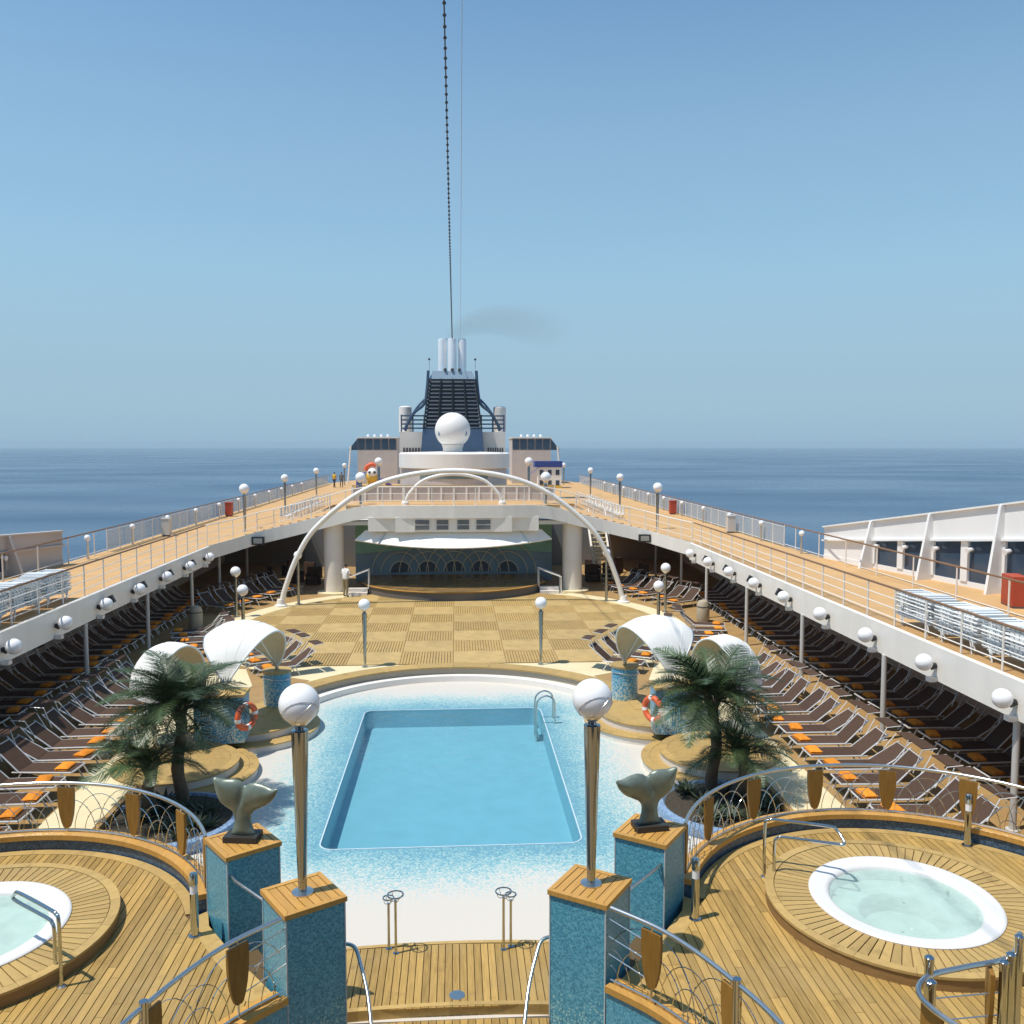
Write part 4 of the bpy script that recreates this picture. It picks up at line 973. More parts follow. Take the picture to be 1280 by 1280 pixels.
# railing on the bridge edge
br_r = thing('bridge_railing', 'thin white railing following the curved bridge edge above the stage', 'railing', (0, 46.1, 4.66))
o = Vector((0, 46.1, 4.66))
MB().tube([p - o + Vector((0, .06, 1.0)) for p in pts], .028, 6).build('hand_rail', WHITE, br_r, True)
for z in (.3, .65): MB().tube([p - o + Vector((0, .06, z)) for p in pts], .013, 5).build('rail', WHITE, br_r, True)
for i in range(0, len(pts), 2): MB().tube([pts[i] - o + Vector((0, .06, .04)), pts[i] - o + Vector((0, .06, 1.0))], .024, 6).build('post', WHITE, br_r, True)
for s in (-1, 1):
    f = thing('floodlight', 'black floodlight fixed under the bend of the bridge fascia', 'floodlight', (s * 9.9, 45.95, 2.95), 0, 'floodlights at the bridge bend')
    MB().box(-.3, .3, -.16, .05, -.2, .2).build('housing', BLACKP, f); MB().box(-.22, .22, -.17, -.155, -.13, .13).build('lens', STEEL, f)
    c = thing('stage_column', 'thick round beige column carrying the bridge beside the stage', 'column', (s * 6.3, 47.3, 0), 0, 'columns beside the stage')
    MB().lathe([(.52, 0), (.52, 3.7)], 32).build('shaft', WHITE2, c, True); MB().lathe([(.9, 0), (.9, .1), (.55, .12)], 32).build('base_ring', CREAM, c, True)
    b = thing('stage_beam', 'steel beam between column and control room under the bridge', 'beam', (s * 5.2, 47.0, 3.62), 0, 'beams under the bridge'); MB().box(-.9, .9, -.12, .12, 0, .2).build('web', STEEL, b)
# control room with windows under the bridge centre
cr_ = thing('control_room', 'white control room with four small windows under the bridge', 'room', (0, 46.2, 3.35))
MB().box(-4.4, 4.4, .0, 1.2, 0, .72).build('wall_panel', WHITE, cr_)
MB().prism([(-3.0, -.25), (3.0, -.25), (3.0, .02), (-3.0, .02)], -.02, .74).build('front_bay', WHITE, cr_)
for x, w in ((-1.62, .36), (-.58, .30), (.48, .30), (1.52, .36)):
    f = MB().box(x - w - .06, x + w + .06, -.29, -.25, .06, .66).build('window', WHITE2, cr_); MB().box(x - w, x + w, -.30, -.285, .11, .61).build('pane', mat('pane_grey', (.16, .17, .18), .2), f)
    MB().box(x - w, x + w, -.31, -.302, .34, .37).build('glazing_bar', WHITE2, f)
# awning over the stage
aw = thing('stage_awning', 'wide white sloping awning with a bowed front edge over the stage', 'awning', (0, 46.4, 3.35))
T_ = []; B_ = []
for i in range(25):
    u = -1 + 2 * i / 24; T_.append(Vector((u * 4.6, .4 - .5 * (1 - u * u), .02))); B_.append(Vector((u * 5.15, .35 - 1.25 * (1 - u * u), -.48 - .32 * (1 - u * u))))
m = MB(); m.strip(T_, B_); m.strip([p + Vector((0, .05, -.05)) for p in T_], [p + Vector((0, .05, -.05)) for p in B_]); m.strip(B_, [p + Vector((0, .05, -.05)) for p in B_])
m.build('canvas', CANVAS, aw, True)
for i in (3, 21): MB().tube([T_[i] + Vector((0, -.03, .01)), B_[i] + Vector((0, -.03, .01))], .04, 6).build('seam_bar', STEEL, aw)
# stage platform and mural
sg = thing('stage', 'round dark wooden stage with a grey curved front', 'stage', (0, 49.5, 0))
MB().prism(arc(0, 0, 5.2, 200, 340, 40) + [(4.9, 1.2), (-4.9, 1.2)], .006, .40).build('riser', mat('stage_riser', (.13, .12, .11), .6), sg)
MB().prism(arc(0, 0, 5.25, 200, 340, 40) + [(4.9, 1.2), (-4.9, 1.2)], .40, .45).build('stage_floor', STAGEF, sg)
MB().prism(arc(0, 0, 5.27, 200, 340, 40) + arc(0, 0, 5.1, 340, 200, 40), .45, .47).build('floor_edge', TEAK_O, sg)
mu = thing('stage_mural', 'curved backdrop painted green and dark blue with gold arches', 'backdrop', (0, 51.4, 0))
def bow(u, off=0): return Vector((u * 5.6, .6 - .9 * u * u + off, 0))
us = [-1 + i / 12 for i in range(25)]
def band(z0f, z1f, mt, nm, off=0):
    MB().strip([bow(u, off) + Vector((0, 0, z0f(u))) for u in us], [bow(u, off) + Vector((0, 0, z1f(u))) for u in us]).build(nm, mt, mu)
band(lambda u: 0, lambda u: 3.4, MURALG, 'green_field')
band(lambda u: 0.01, lambda u: 1.75 + .12 * cos(u * 3), MURALB, 'blue_field', -.03)
for c in range(-2, 3):
    for r in (.62, 1.12, 1.62):
        q = []
        for i in range(21):
            th = pi * i / 20; x = c * 1.55 + r * cos(th); q.append(bow(x / 5.6, -.06) + Vector((0, 0, .45 + r * 1.05 * sin(th))))
        MB().tube(q, .028, 5).build('gold_arc', GOLD, mu)
    MB().prism([(c * 1.55 + .55 * cos(pi * i / 12), .45 + .62 * sin(pi * i / 12)) for i in range(13)], 0, .02)
    dd = MB(); q = [bow((c * 1.55 + .55 * cos(pi * i / 12)) / 5.6, -.045) + Vector((0, 0, .45 + .6 * sin(pi * i / 12))) for i in range(13)]
    dd.add(q, [tuple(range(13))]).build('dark_arch', mat('mural_dark', (.10, .13, .17), .6), mu)
for s in (-1, 1):
    h = thing('stage_stair', 'short stair with white handrails at the side of the stage', 'stair', (s * 5.0, 46.6, .0), 0, 'stairs beside the stage')
    for k in range(2): MB().box(-.5, .5, -.3 + k * .3, .3, k * .17 + .006, .17 + k * .17).build('step', WHITE2, h)
    for yy in (-.3, .3):
        MB().tube([(s * .6, yy, .0), (s * .6, yy, .9), (-s * .55, yy + .3, 1.3), (-s * .55, yy + .3, .34)], .03, 6).build('hand_rail', WHITE, h)
    # lounge corner beyond the columns
    w = struct(MB().box(*sorted((s * 6.9, s * 15.2)), 60, 60.3, 0, 2.7).build('lounge_wall', mat('lounge_beige', (.30, .24, .17), .6)))
    for k, (x, y) in enumerate(((7.9, 50.5), (9.0, 51.2), (8.3, 53), (9.8, 54), (10.6, 50.5))):
        a = thing('armchair', 'dark wicker armchair in the shade behind the column', 'armchair', (s * x, y, 0), k * 1.3, 'armchairs behind the columns')
        MB().box(-.35, .35, -.35, .35, .06, .42).build('seat', BROWN, a); MB().box(-.38, .38, .25, .38, .06, .95).build('backrest', BROWN, a)
        for q in (-1, 1): MB().box(*sorted((q * .30, q * .40)), -.35, .25, .0, .62).build('arm', BROWN, a)
bw = struct(MB().box(-9.55, 9.55, 57.6, 57.8, 0, 3.0).build('backstage_wall', mat('backstage_grey', (.20, .20, .19), .6)))
MB().box(-5.5, 5.5, 57.61, 57.79, 3.0, 4.29).build('upper_panel', mat('backstage_grey', (.20, .20, .19), .6), bw)
stc = thing('ship_staircase', 'white open staircase climbing to the promenade behind the column', 'staircase', (8.6, 50.5, 0))
for k in range(13): MB().box(-.45, .45, k * .25, k * .25 + .24, k * .235 + .12, k * .235 + .17).build('tread', CREAM, stc)
for q in (-1, 1): MB().tube([(q * .5, 0, .1), (q * .5, 3.2, 3.05)], .07, 6).build('stringer', WHITE, stc); MB().tube([(q * .5, 0, 1.0), (q * .5, 3.2, 3.95)], .03, 6).build('hand_rail', WHITE, stc)
# arches
ar = thing('great_arch', 'tall slender white tube arch spanning the dance floor', 'arch', (0, 43.5, 0))
ap = [(-8.35, -.6, .1), (-8.1, -.45, 1.0), (-7.55, -.25, 2.45), (-6.6, 0, 3.85), (-4.66, 0, 5.42), (-2.6, 0, 6.25), (0, 0, 6.55), (2.6, 0, 6.25), (4.66, 0, 5.42), (6.6, 0, 3.85), (7.55, .2, 2.45), (8.1, .4, 1.0), (8.4, .55, .1)]
ap = [(-8.35, 0, .1), (-8.1, 0, 1.0), (-7.5, 0, 2.5)] + ap[3:10] + [(7.5, 0, 2.5), (8.1, 0, 1.0), (8.35, 0, .1)]
MB().tube(smooth_path(ap, 7), .125, 12).build('tube', WHITE, ar, True)
for s in (-1, 1): MB().lathe([(.3, .006), (.3, .08), (.2, .12), (.17, .35)], 20, c=(s * 8.37, 0, 0)).build('foot', WHITE, ar, True)
a2 = thing('small_arch', 'small white tube arch standing on the bridge deck', 'arch', (0, 47.2, 4.665))
MB().tube(smooth_path([(-2.55, 0, 0), (-2.35, 0, .55), (-1.7, 0, 1.2), (-.9, 0, 1.5), (0, 0, 1.6), (.9, 0, 1.5), (1.7, 0, 1.2), (2.35, 0, .55), (2.55, 0, 0)], 6), .09, 10).build('tube', WHITE, a2, True)
for s in (-1, 1): MB().lathe([(.2, 0), (.2, .12), (.12, .2)], 14, c=(s * 2.55, 0, 0)).build('foot', WHITE, a2, True)

# ================================================================ ROUND HOUSE, RADOME, FUNNEL
hs = thing('round_house', 'round white and beige deck house below the radome', 'deck house', (0, 71, 4.0))
MB().lathe([(4.15, -.9), (4.15, 2.1)], 48).build('beige_wall', PINK, hs, True)
MB().lathe([(4.3, 2.0), (4.35, 2.05), (4.35, 3.1), (4.2, 3.2), (.1, 3.3)], 56).build('white_band', WHITE, hs, True)
for k in range(9):
    a0 = 232 + k * 8.4; MB().prism(arc(0, 0, 4.2, a0, a0 + 7.8, 4) + arc(0, 0, 4.1, a0 + 7.8, a0, 4), 1.25, 1.75).build('window', mat('window_green', (.17, .22, .21), .15), hs)
fc = thing('deck_screen', 'white post and panel screen closing the bridge deck before the house', 'screen', (0, 49.9, 4.665))
MB().box(-5.6, 5.6, -.03, .03, .05, .78).build('panel', PINK, fc)
for k in range(17): MB().box(-5.6 + k * .7 - .05, -5.6 + k * .7 + .05, -.07, .0301, 0, .84).build('post', WHITE, fc)
MB().box(-5.6, 5.6, -.08, .06, .84, .9).build('hand_rail', TEAK_L, fc)
rd = thing('radome', 'large white spherical radome on a short grey pedestal', 'radome', (-.12, 69.4, 7.2))
MB().sphere((0, 0, 1.72), 1.36, 36, 24).build('dome', mat('radome_white', (.80, .78, .74), .45), rd, True)
MB().lathe([(.75, 0), (.75, .35), (.85, .6)], 28).build('pedestal', WHITE2, rd, True)
for s in (-1, 1):
    MB().sphere((s * 1.0, -.86, 1.45), .12, 8, 6, sc=(1, .4, 1.6)).build('hatch_mark', GREYB, rd)
fb = thing('funnel_house', 'broad white housing round the foot of the funnel with black railings', 'housing', (-.15, 78, UZ))
MB().box(-4.5, 4.5, -1.2, 3, 0, 5.85).build('wall_panel', WHITE2, fb)
for k in range(5):
    for z in (6.0, 6.5, 7.0):
        pass
for z in (6.1, 6.45, 6.8, 7.15): MB().box(-4.4, 4.4, -1.1, -1.0, z, z + .12).build('railing_bar', NAVY, fb)
for k in range(10): MB().box(-4.4 + k * .97, -4.28 + k * .97, -1.12, -.98, 5.85, 7.3).build('railing_post', NAVY, fb)
for s in (-1, 1): MB().lathe([(.55, 5.85), (.55, 8.0), (.3, 8.1)], 20, c=(s * 4.1, .6, 0)).build('vent_pipe', WHITE, fb, True)
for k in range(7):
    MB().box(-4.2 + k * .25, -4.05 + k * .25, -1.26, -1.2, 4.1, 4.5).build('vent_slot', DARK, fb); MB().box(3.0 + k * .2, 3.1 + k * .2, -1.26, -1.2, 4.1, 4.5).build('vent_slot', DARK, fb)
PIPE = mat('exhaust_steel', (.88, .88, .88), .32, .35)
fn = thing('funnel', 'tall dark blue louvred funnel with three chrome exhaust pipes', 'funnel', (-.15, 78.5, UZ))
def fbox(m, z0, z1, w0, w1, d0, d1, k=0):
    v = [(-w0, -d0, z0), (w0, -d0, z0), (w0, d0, z0), (-w0, d0, z0), (-w1, -d1, z1), (w1, -d1, z1), (w1, d1, z1), (-w1, d1, z1)]
    return m.add(v, [(0, 3, 2, 1), (4, 5, 6, 7), (0, 1, 5, 4), (1, 2, 6, 5), (2, 3, 7, 6), (3, 0, 4, 7)], k)
fbox(MB(), 3.0, 6.1, 2.75, 2.5, 2.9, 2.6).build('blue_base', NAVY, fn)
fbox(MB(), 6.1, 10.3, 2.3, 1.8, 2.35, 1.9).build('inner_core', BLACKP, fn)
NS = 13
for k in range(NS):
    z = 6.15 + k * .32; w = lerp(2.5, 1.95, k / (NS - 1)); fbox(MB(), z, z + .15, w, w - .05, w + .12, w + .02).build('louvre', mat('louvre_navy', (.028, .045, .07), .35), fn)
for s in (-1.0, -.5, 0, .5, 1.0):
    MB().tube([(s * 2.45, -2.68, 6.1), (s * 1.92, -2.05, 10.3)], .07, 5).build('louvre_rib', BLACKP, fn)
fbox(MB(), 10.3, 11.0, 1.95, 1.65, 1.95, 1.7).build('top_cap', GREYB, fn)
for x, y in ((-.85, -.6), (.0, -.9), (.85, -.6), (-.85, .7), (.85, .7)):
    MB().lathe([(.36, 10.9), (.36, 13.65), (.33, 13.8), (.28, 13.82), (.28, 13.0)], 24, c=(x, y, 0), cap=False).build('exhaust_pipe', PIPE, fn, True)
for s in (-1, 1):
    MB().tube(smooth_path([(s * 2.02, -1.9, 11.0), (s * 2.15, -1.9, 9.4), (s * 2.4, -1.9, 8.2), (s * 3.3, -1.7, 7.4), (s * 4.1, -1.6, 6.0)], 5), .13, 6).build('side_fin', NAVY, fn)
    MB().tube(smooth_path([(s * 2.35, -1.7, 8.6), (s * 3.0, -1.7, 7.9), (s * 3.7, -1.6, 6.8), (s * 4.0, -1.6, 5.9)], 5), .1, 6).build('side_brace', NAVY, fn)
    MB().sphere((s * 1.95, -1.4, 12.0), .1, 8, 6).build('beacon', BLACKP, fn); MB().tube([(s * 1.95, -1.4, 10.95), (s * 1.95, -1.4, 12)], .03, 5).build('beacon_stem', STEEL, fn)
for x in (-.6, 0, .6): MB().sphere((x, -1.75, 11.1), .15, 8, 6).build('floodlamp', DARK, fn)
# glazed blocks aft
for s in (-1, 1):
    g_ = thing('aft_house', 'low beige house with a dark glazed upper band ' + ('behind the play figure' if s < 0 else 'behind the small playhouse'), 'deck house', (s * 9.4, 110, UZ))
    MB().box(-2.4, 2.4, 0, 6, 0, 4.1).build('wall_panel', PINK, g_)
    MB().box(-2.4, 2.4, .1, 6, 4.1, 5.55).build('upper_storey', PINK, g_)
    for k in range(5): MB().box(-2.32 + k * .94, -1.52 + k * .94, -.02, .1, 4.2, 5.45).build('window', GLASSD, g_)
    MB().box(-2.5, 2.5, -.1, 6.1, 5.55, 5.68).build('roof_edge', WHITE, g_)
    v = [(s * 2.4, 0, 4.1), (s * 3.5, 0, 4.1), (s * 2.4, 0, 5.5), (s * 2.4, 5, 4.1), (s * 3.5, 5, 4.1), (s * 2.4, 5, 5.5)]
    MB().add(v, [(0, 1, 2), (3, 5, 4), (0, 3, 4, 1), (1, 4, 5, 2), (0, 2, 5, 3)]).build('sloped_end', GLASSD, g_)
    MB().tube([(s * 3.6, -.1, 0), (s * 3.2, -.1, 4.6)], .12, 6).build('white_strut', WHITE, g_)
    for k in range(4): MB().sphere((-1.2 + k * .8, 1, 5.85), .18, 8, 6).build('roof_lamp', GLOBE, g_)
# play figure and playhouse
pf = thing('play_slide', 'colourful round play figure with red cap and purple slide', 'play equipment', (-8.9, 98, UZ)); pf.scale = (.78,) * 3
MB().sphere((0, 0, 1.7), .95, 20, 14).build('yellow_ball', YELLOW, pf, True)
MB().sphere((0, -.35, 2.15), .72, 18, 12).build('white_panel', WHITE, pf, True)
MB().tube(smooth_path([(-.95, 0, 2.5), (-.75, 0, 3.05), (-.1, 0, 3.4), (.45, 0, 3.2)], 5), [.3] * 16, 10).build('red_cap', BUOY, pf, True)
for s in (-1, 1): MB().sphere((s * .34, -.95, 2.3), .2, 12, 8).build('window_disc', DARK, pf)
MB().tube(smooth_path([(.7, -.2, 1.3), (1.5, -.3, 1.1), (2.3, -.3, .5), (2.7, -.3, .15)], 5), .28, 10).build('slide', PURPLE, pf, True)
MB().tube([(-1.9, 0, .0), (-1.9, 0, 1.9), (-1.0, 0, 1.9)], .42, 10).build('climbing_tube', BLUEP, pf, True)
for a, b in ((-.6, -.5), (.6, -.5), (-.6, .5), (.6, .5)): MB().tube([(a, b, 0), (a, b, 1.2)], .13, 8).build('leg', YELLOW, pf)
ph = thing('playhouse', 'small white playhouse with blue awning and square windows', 'playhouse', (10.4, 98, UZ)); ph.scale = (.82,) * 3
MB().box(-1.5, 1.6, 0, 2.4, 0, 2.8).build('wall_panel', WHITE, ph); MB().box(-2.0, 1.7, -.15, 2.6, 2.8, 3.6).build('blue_roof', BLUEP, ph)
MB().add([(-2.6, -.6, 1.9), (-1.5, -.6, 2.8), (-1.5, .3, 2.8), (-2.6, .3, 1.9)], [(0, 1, 2, 3)]).build('awning', BLUEP, ph)
for z in (.35, 1.75):
    for x in (-1.1, .0, 1.05): MB().box(x - .25, x + .25, -.03, 0.01, z, z + .7).build('window', GLASSD, ph)
MB().box(-1.5, 1.6, -.05, .0, 0, .35).build('yellow_base', YELLOW, ph)
# cables to the funnel
cb = thing('light_string', 'dark cable strung with small bulbs rising from the funnel top', 'cable', (-.15, 77.6, 16.8))
def cpt(t): return Vector((.03 * t, -88 * t, 5.2 * t - 2.4 * t * (1 - t)))
MB().tube([cpt(i / 30) for i in range(31)], .022, 5).build('cable', BLACKP, cb)
bm_ = MB().sphere((0, 0, 0), .055, 6, 5).mesh('bulb', DARK)
for i in range(150): link('bulb', bm_, cb, tuple(cpt((i + .5) / 150)))
w2 = thing('stay_wire', 'thin grey stay wire running beside the bulb cable', 'cable', (.55, 77.6, 16.6))
MB().tube([Vector((-.35 * i / 20, -88 * i / 20, 5.4 * i / 20 - 2.0 * (i / 20) * (1 - i / 20))) for i in range(21)], .009, 4).build('wire', POST, w2)

# ================================================================ SUN LOUNGERS
def make_lounger(deg):
    t = thing('sun_lounger', 'brown sun lounger', 'sun lounger')
    w = .31; ca, sa = cos(radians(deg)), sin(radians(deg)); by, bz = 1.22, .36; Lb = .78
    ey, ez = by + Lb * ca, bz + Lb * sa
    m = MB()
    for s in (-1, 1):
        m.tube([(s * w, 0, .34), (s * w, by + .15, .34)], .02, 6); m.tube([(s * w, by, .35), (s * w, ey + .05 * ca, ez + .05 * sa)], .018, 6)
    m.tube([(-w, 0, .34), (w, 0, .34)], .02, 6); m.tube([(-w, ey, ez), (w, ey, ez)], .016, 6)
    m.build('frame', ALU, t, True)
    for y0, y1 in ((.25, .05), (1.15, 1.35)):
        for s in (-1, 1): MB().tube([(s * w, y0, .34), (s * w * 1.02, y1, 0)], .018, 6).build('leg', ALU, t, True)
    MB().box(-w + .01, w - .01, .02, by, .345, .358).build('seat', BROWN, t)
    q = [(-w + .01, by, .352), (w - .01, by, .352), (w - .01, ey, ez + .005), (-w + .01, ey, ez + .005)]
    q2 = [(x, y + .01, z + .014) for x, y, z in q]
    MB().add(q + q2, [(0, 1, 2, 3), (7, 6, 5, 4), (0, 4, 5, 1), (1, 5, 6, 2), (2, 6, 7, 3), (3, 7, 4, 0)]).build('backrest', BROWN, t)
    fl_ = MB()
    pass
    sh = MB().box(-w - .02, w + .02, ey - .02, ey + .32, ez + .215, ez + .235).build('sunshade', BROWN, t); [MB().tube([(s * (w + .025), by + .35, .6), (s * (w + .025), ey - .02, ez + .20), (s * (w + .025), ey + .32, ez + .23)], .013, 5).build('shade_arm', ALU, sh, True) for s in (-1, 1)]
    return t
LGS = [make_lounger(d_) for d_ in (38, 31, 45)]
def towel_mesh(seed):
    r = random.Random(seed); m = MB()
    for lay in range(2):
        z0 = lay * .038; n = 9; k = 6; vs = []
        for i in range(k + 1):
            for j in range(n + 1):
                u = -1 + 2 * i / k; v = -1 + 2 * j / n; ex = (1 - abs(u) ** 5) * (1 - abs(v) ** 5)
                vs.append((u * .15 + r.uniform(-.004, .004) + lay * .006, v * .22 + r.uniform(-.005, .005), z0 + .042 * ex ** .4 + r.uniform(0, .005)))
        m.add(vs, [(i * (n + 1) + j, (i + 1) * (n + 1) + j, (i + 1) * (n + 1) + j + 1, i * (n + 1) + j + 1) for i in range(k) for j in range(n)])
        m.add([(-.15, -.22, z0), (.15, -.22, z0), (.15, .22, z0), (-.15, .22, z0)], [(0, 3, 2, 1)])
    return m.mesh('towel', ORANGE, True)
TWM = [towel_mesh(k) for k in range(3)]
nl = [0, 0]
ORD = 'first second third fourth fifth sixth seventh eighth ninth tenth eleventh twelfth thirteenth fourteenth fifteenth'.split()
def lounger(x, y, rz, label, grp, tlabel, towel=True):
    kk = nl[1] if nl[1] < 3 else (0 if random.random() < .62 else random.choice((1, 2))); o = LGS[kk] if nl[1] < 3 else copy_tree(LGS[kk]); nl[1] += 1
    jr = random.gauss(0, .035); x += random.uniform(-.06, .06)
    o.location = (x, y, 0.012 if label.endswith('cream paving') else .0); o.rotation_euler = (0, 0, rz + jr); tag(o, label, 'sun lounger', grp)
    if towel and random.random() > .08:
        d_ = Vector((random.uniform(-.06, .06), .26 + random.uniform(-.08, .14), 0)); d_.rotate(Matrix.Rotation(rz, 4, 'Z')); nl[0] += 1
        tw = link('towel', TWM[nl[0] % 3], None, (x + d_.x, y + d_.y, .36 + o.location.z), rz + pi / 2 + random.gauss(0, .16))
        tag(tw, tlabel, 'towel', 'orange towels ' + grp.replace('loungers ', ''))
for s in (-1, 1):
    rz = -s * pi / 2          # head towards the ship side
    for k in range(15):
        y = 16.4 + k * .885; nth = ORD[k]
        lounger(s * 8.62, y, rz, nth + ' brown lounger from the whirlpool terrace, sunlit row', 'loungers in the sunlit rows', 'orange towel on the ' + nth + ' sunlit lounger from the terrace')
    for k in range(2, 33):
        y = 16.6 + k * .885
        lounger(s * 12.1, y, rz, 'brown fabric sun lounger in the shaded row under the promenade', 'loungers in the shaded rows', 'folded orange towel on a shaded lounger under the promenade')
    for x, y, a in ((11.3, 36.2, 10), (10.95, 35.3, 10), (10.5, 34.3, 12), (9.9, 33.25, 14)):
        lounger(s * x, y, s * radians(90 - a), 'brown sun lounger turned towards the dance floor edge beyond the canopy', 'loungers beyond the canopies', 'orange towel on a lounger beyond the shell canopy')
    for x, y, a in ((8.0, 47.3, -70), (8.35, 46.3, -68), (8.75, 45.2, -66), (9.2, 44.0, -64), (9.65, 42.8, -62), (10.1, 41.7, -60)):
        lounger(s * (x + .1), y, s * radians(a), 'brown sun lounger in the short row beside the arch foot', 'loungers beside the arch feet', 'orange towel on a lounger beside the arch foot')
    for x, y, a in ((6.5, 29.9, 62), (7.0, 30.8, 60), (7.5, 31.7, 58)):
        lounger(s * x, y, s * radians(a), 'brown sun lounger under the shell canopy on the cream paving', 'loungers on the cream paving by the canopies', 'orange towel on a lounger at the shell canopy')
    b = thing('deck_bin', 'rounded beige bin standing beside a promenade post', 'bin', (s * 11.0, 38.6, 0), 0, 'beige bins beside the posts')
    MB().lathe([(.24, 0), (.28, .1), (.28, .75), (.2, .92), (.05, .97)], 20).build('body', mat('bin_beige', (.42, .36, .26), .6), b, True); MB().lathe([(.29, .66), (.29, .7)], 20).build('band', DARK, b, True)

# ================================================================ gate at the terrace corner
gt = thing('terrace_gate', 'chrome posts and wires of the gate at the terrace corner by the whirlpool', 'gate', (5.2, 8.9, TZ))
for x, y, h in ((-.12, -.12, 1.16), (-.20, -.32, 1.02), (.70, -.12, 1.08), (.84, -.02, 1.10), (.98, .06, 1.25)):
    MB().lathe([(.045, 0), (.045, h), (.05, h), (.05, h + .05), (.02, h + .075)], 16, c=(x, y, 0)).build('post', CHROME, gt, True)
MB().tube(smooth_path([(1.25, .45, 1.10), (.9, .08, 1.06), (.3, -.05, 1.04), (-.12, -.14, 1.02), (-.36, -.36, 1.0), (-.36, -.7, 1.0), (-.15, -1.2, 1.0)], 6), .03, 8).build('top_rail', STEEL, gt, True)
for z in (.25, .5, .75): MB().tube([(-.1, -.12, z), (.7, -.1, z + .03)], .008, 5).build('wire', STEEL, gt)
MB().add([(-.33, -.36, .15), (-.33, -.75, .15), (-.33, -.75, .95), (-.33, -.36, .95), (-.30, -.36, .15), (-.30, -.75, .15), (-.30, -.75, .95), (-.30, -.36, .95)], [(0, 1, 2, 3), (4, 7, 6, 5), (0, 4, 5, 1), (3, 2, 6, 7), (0, 3, 7, 4), (1, 5, 6, 2)]).build('wood_panel', SHIELD, gt)
link('shield_panel', SHM, gt, (.62, -.02, 1.0), 1.2)

# ================================================================ people
def person(x, y, z, rz, mats, label, lean=0, arms='down', legs=.1):
    """skinned figure, one mesh: mats = skin, hair, top, legs, shoes"""
    me = bpy.data.meshes.new('person'); V = []; E_ = []; Rr = []
    def v(p, r, par=None):
        V.append(p); Rr.append(r)
        if par is not None: E_.append((par, len(V) - 1))
        return len(V) - 1
    pel = v((0, 0, .95), .15); sp1 = v((0, -lean * .3, 1.12), .135, pel); ch = v((0, -lean * .6, 1.32), .16, sp1); nb = v((0, -lean * .8, 1.47), .075, ch)
    nk = v((0, -lean - .01, 1.54), .055, nb); hd = v((0, -lean - .03, 1.63), .09, nk); tp = v((0, -lean - .02, 1.73), .075, hd)
    for s in (-1, 1):
        hp = v((s * .09, 0, .88), .10, pel); kn = v((s * .10, -s * legs - .02, .50), .068, hp); an = v((s * .10, -s * legs * .3 + s * legs * .6 * 0 + .03, .09), .045, kn); v((s * .11, -s * legs * .3 - .13, .04), .04, an)
        sh = v((s * .18, -lean * .7, 1.42), .065, ch)
        if arms == 'down': el = v((s * .24, -lean * .6 + .02, 1.15), .045, sh); wr = v((s * .23, -lean * .6 - .10, .92), .033, el); hn = v((s * .22, -lean * .6 - .14, .84), .035, wr)
        else: el = v((s * .26, -lean * .6 - .02, 1.16), .045, sh); wr = v((s * .16, -lean - .24, 1.12), .033, el); hn = v((s * .12, -lean - .32, 1.13), .035, wr)
        for k in range(4): v((V[hn][0] + (k - 1.5) * .016, V[hn][1] - .045, V[hn][2] - .055 + abs(k - 1.5) * .008), .009, hn)
        v((V[hn][0] - s * .035, V[hn][1] - .03, V[hn][2] - .01), .010, hn)
    me.from_pydata(V, E_, []); o = link('person', me)
    sm_ = o.modifiers.new('skin', 'SKIN'); 
    for i, r in enumerate(Rr): me.skin_vertices[0].data[i].radius = (r, r)
    me.skin_vertices[0].data[0].use_root = True
    o.modifiers.new('sub', 'SUBSURF').levels = 2
    dg = bpy.context.evaluated_depsgraph_get(); ne = bpy.data.meshes.new_from_object(o.evaluated_get(dg)); bpy.data.objects.remove(o)
    ne.materials.clear()
    for m_ in mats: ne.materials.append(m_)
    for p in ne.polygons:
        c = p.center; k = 0; p.use_smooth = True
        if c.z > 1.5: k = 1 if (c.z > 1.68 or (c.y > -lean + .0 and c.z > 1.58)) else 0
        elif c.z > .96 and (abs(c.x) < .235 or c.z > 1.2) and not (arms != 'down' and c.y < -lean - .17): k = 2
        elif abs(c.x) < .2 and c.z > .10 and not (arms == 'down' and abs(c.x) > .185 and c.z > .78): k = 3
        elif c.z <= .10: k = 4
        p.material_index = k
    f = link('person', ne, None, (x, y, z), rz); tag(f, label, 'person')
    return f
person(-5.55, 45.9, .01, radians(150), [SKIN, HAIR, CLOTHW, KHAKI, DARK], 'person in white shirt and khaki trousers standing at the stage stair', .05, 'fwd', .03)
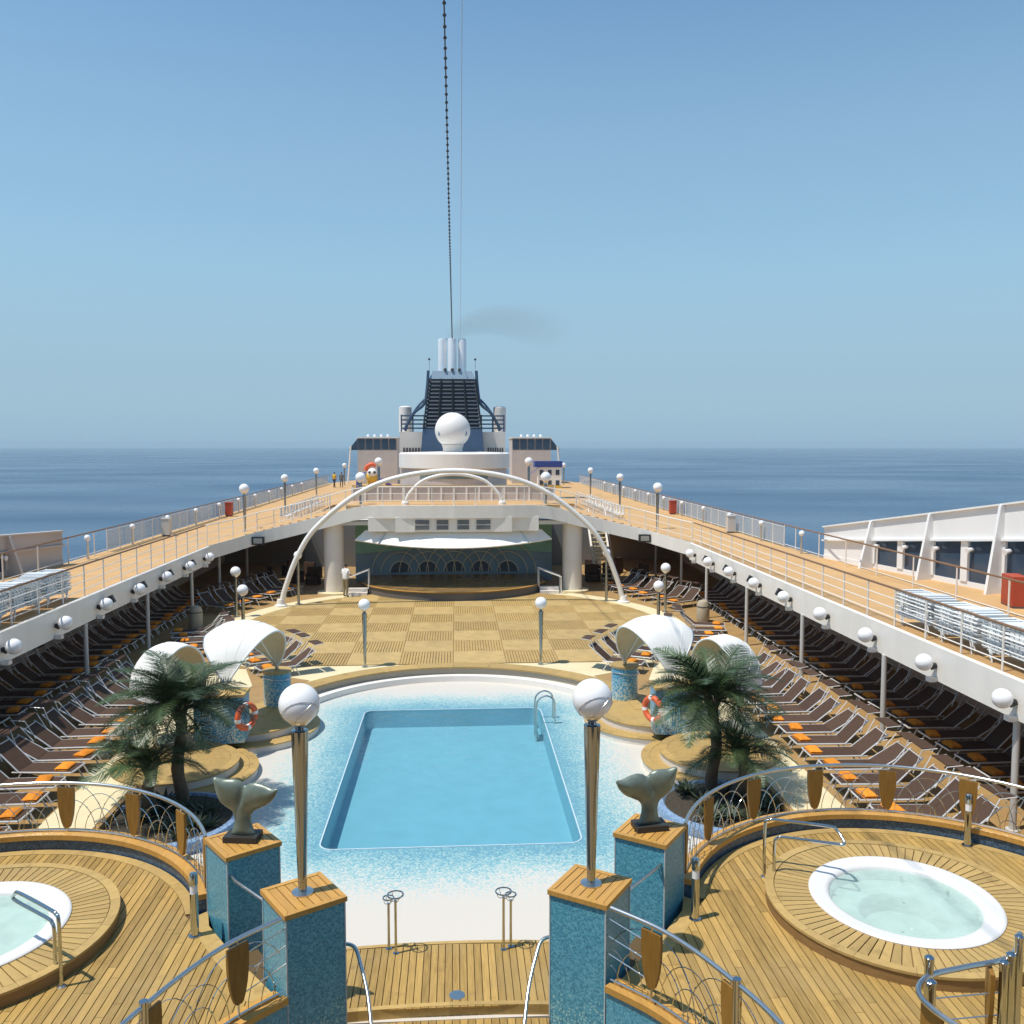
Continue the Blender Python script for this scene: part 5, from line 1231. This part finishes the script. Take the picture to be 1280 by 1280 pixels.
person(-13.3, 100, UZ + .01, radians(160), [SKIN, HAIR, CLOTHY, CLOTHB, DARK], 'person in yellow top and dark shorts walking on the promenade', .02, 'down', .16)
person(-12.55, 100.3, UZ + .01, radians(175), [SKIN, HAIR, CLOTHG, CLOTHG, DARK], 'person in grey clothes walking beside the yellow top', .02, 'down', -.14)

# ================================================================ haze and smoke
def volume(name, col, dens, aniso=0, noise=None):
    m = bpy.data.materials.new(name); m.use_nodes = True; n_ = m.node_tree; N = n_.nodes; N.remove(N['Principled BSDF'])
    v = N.new('ShaderNodeVolumePrincipled'); v.inputs['Color'].default_value = col; v.inputs['Density'].default_value = dens; v.inputs['Anisotropy'].default_value = aniso
    n_.links.new(v.outputs[0], N['Material Output'].inputs['Volume'])
    return m
hz = MB().box(-12000, 12000, -12000, 12000, SEA_Z - 1.6, 24).build('haze', volume('haze_air', (.60, .80, .92, 1), 1.5e-4))
hz['kind'] = 'stuff'
SOOT = volume('smoke_soot', (.44, .38, .31, 1), .017)
def plume(k, n_):
    q = smooth_path([(-.6, .3, -.12), (.0, .2, .45), (1.1, .1, 1.15), (2.9, 0, 1.55), (5.2, .3, 1.5), (7.6, .6, 1.1), (10, 1, .9)], 4)[:n_]
    return MB().tube(q, [(.4 + 1.75 * (i / 24) ** .8) * k * (1 if i < len(q) - 4 else .55 + .45 * (len(q) - 1 - i) / 4) for i in range(len(q))], 16)
for k, n_ in ((1.0, 25), (.93, 23), (.86, 21), (.78, 19), (.70, 17), (.60, 15), (.5, 13), (.4, 10), (.3, 8)):
    sm_ = plume(k, n_).build('smoke', SOOT, None, True, (.1, 78, 16.9)); sm_['kind'] = 'stuff'

# ---------------------------------------------------------------- say which side where both sides have the same thing
_by = {}
for o in COL.objects:
    if o.parent is None and 'label' in o.keys() and 'category' in o.keys(): _by.setdefault(o['label'], []).append(o)
for lb, os_ in _by.items():
    xs = [o.location.x for o in os_]
    if len(os_) > 1 and min(xs) < -.4 and max(xs) > .4:
        for o in os_:
            sfx = ', chrome gate side' if o.location.x > 0 else ', side without gate'
            if len((lb + sfx).split()) <= 16: o['label'] = lb + sfx
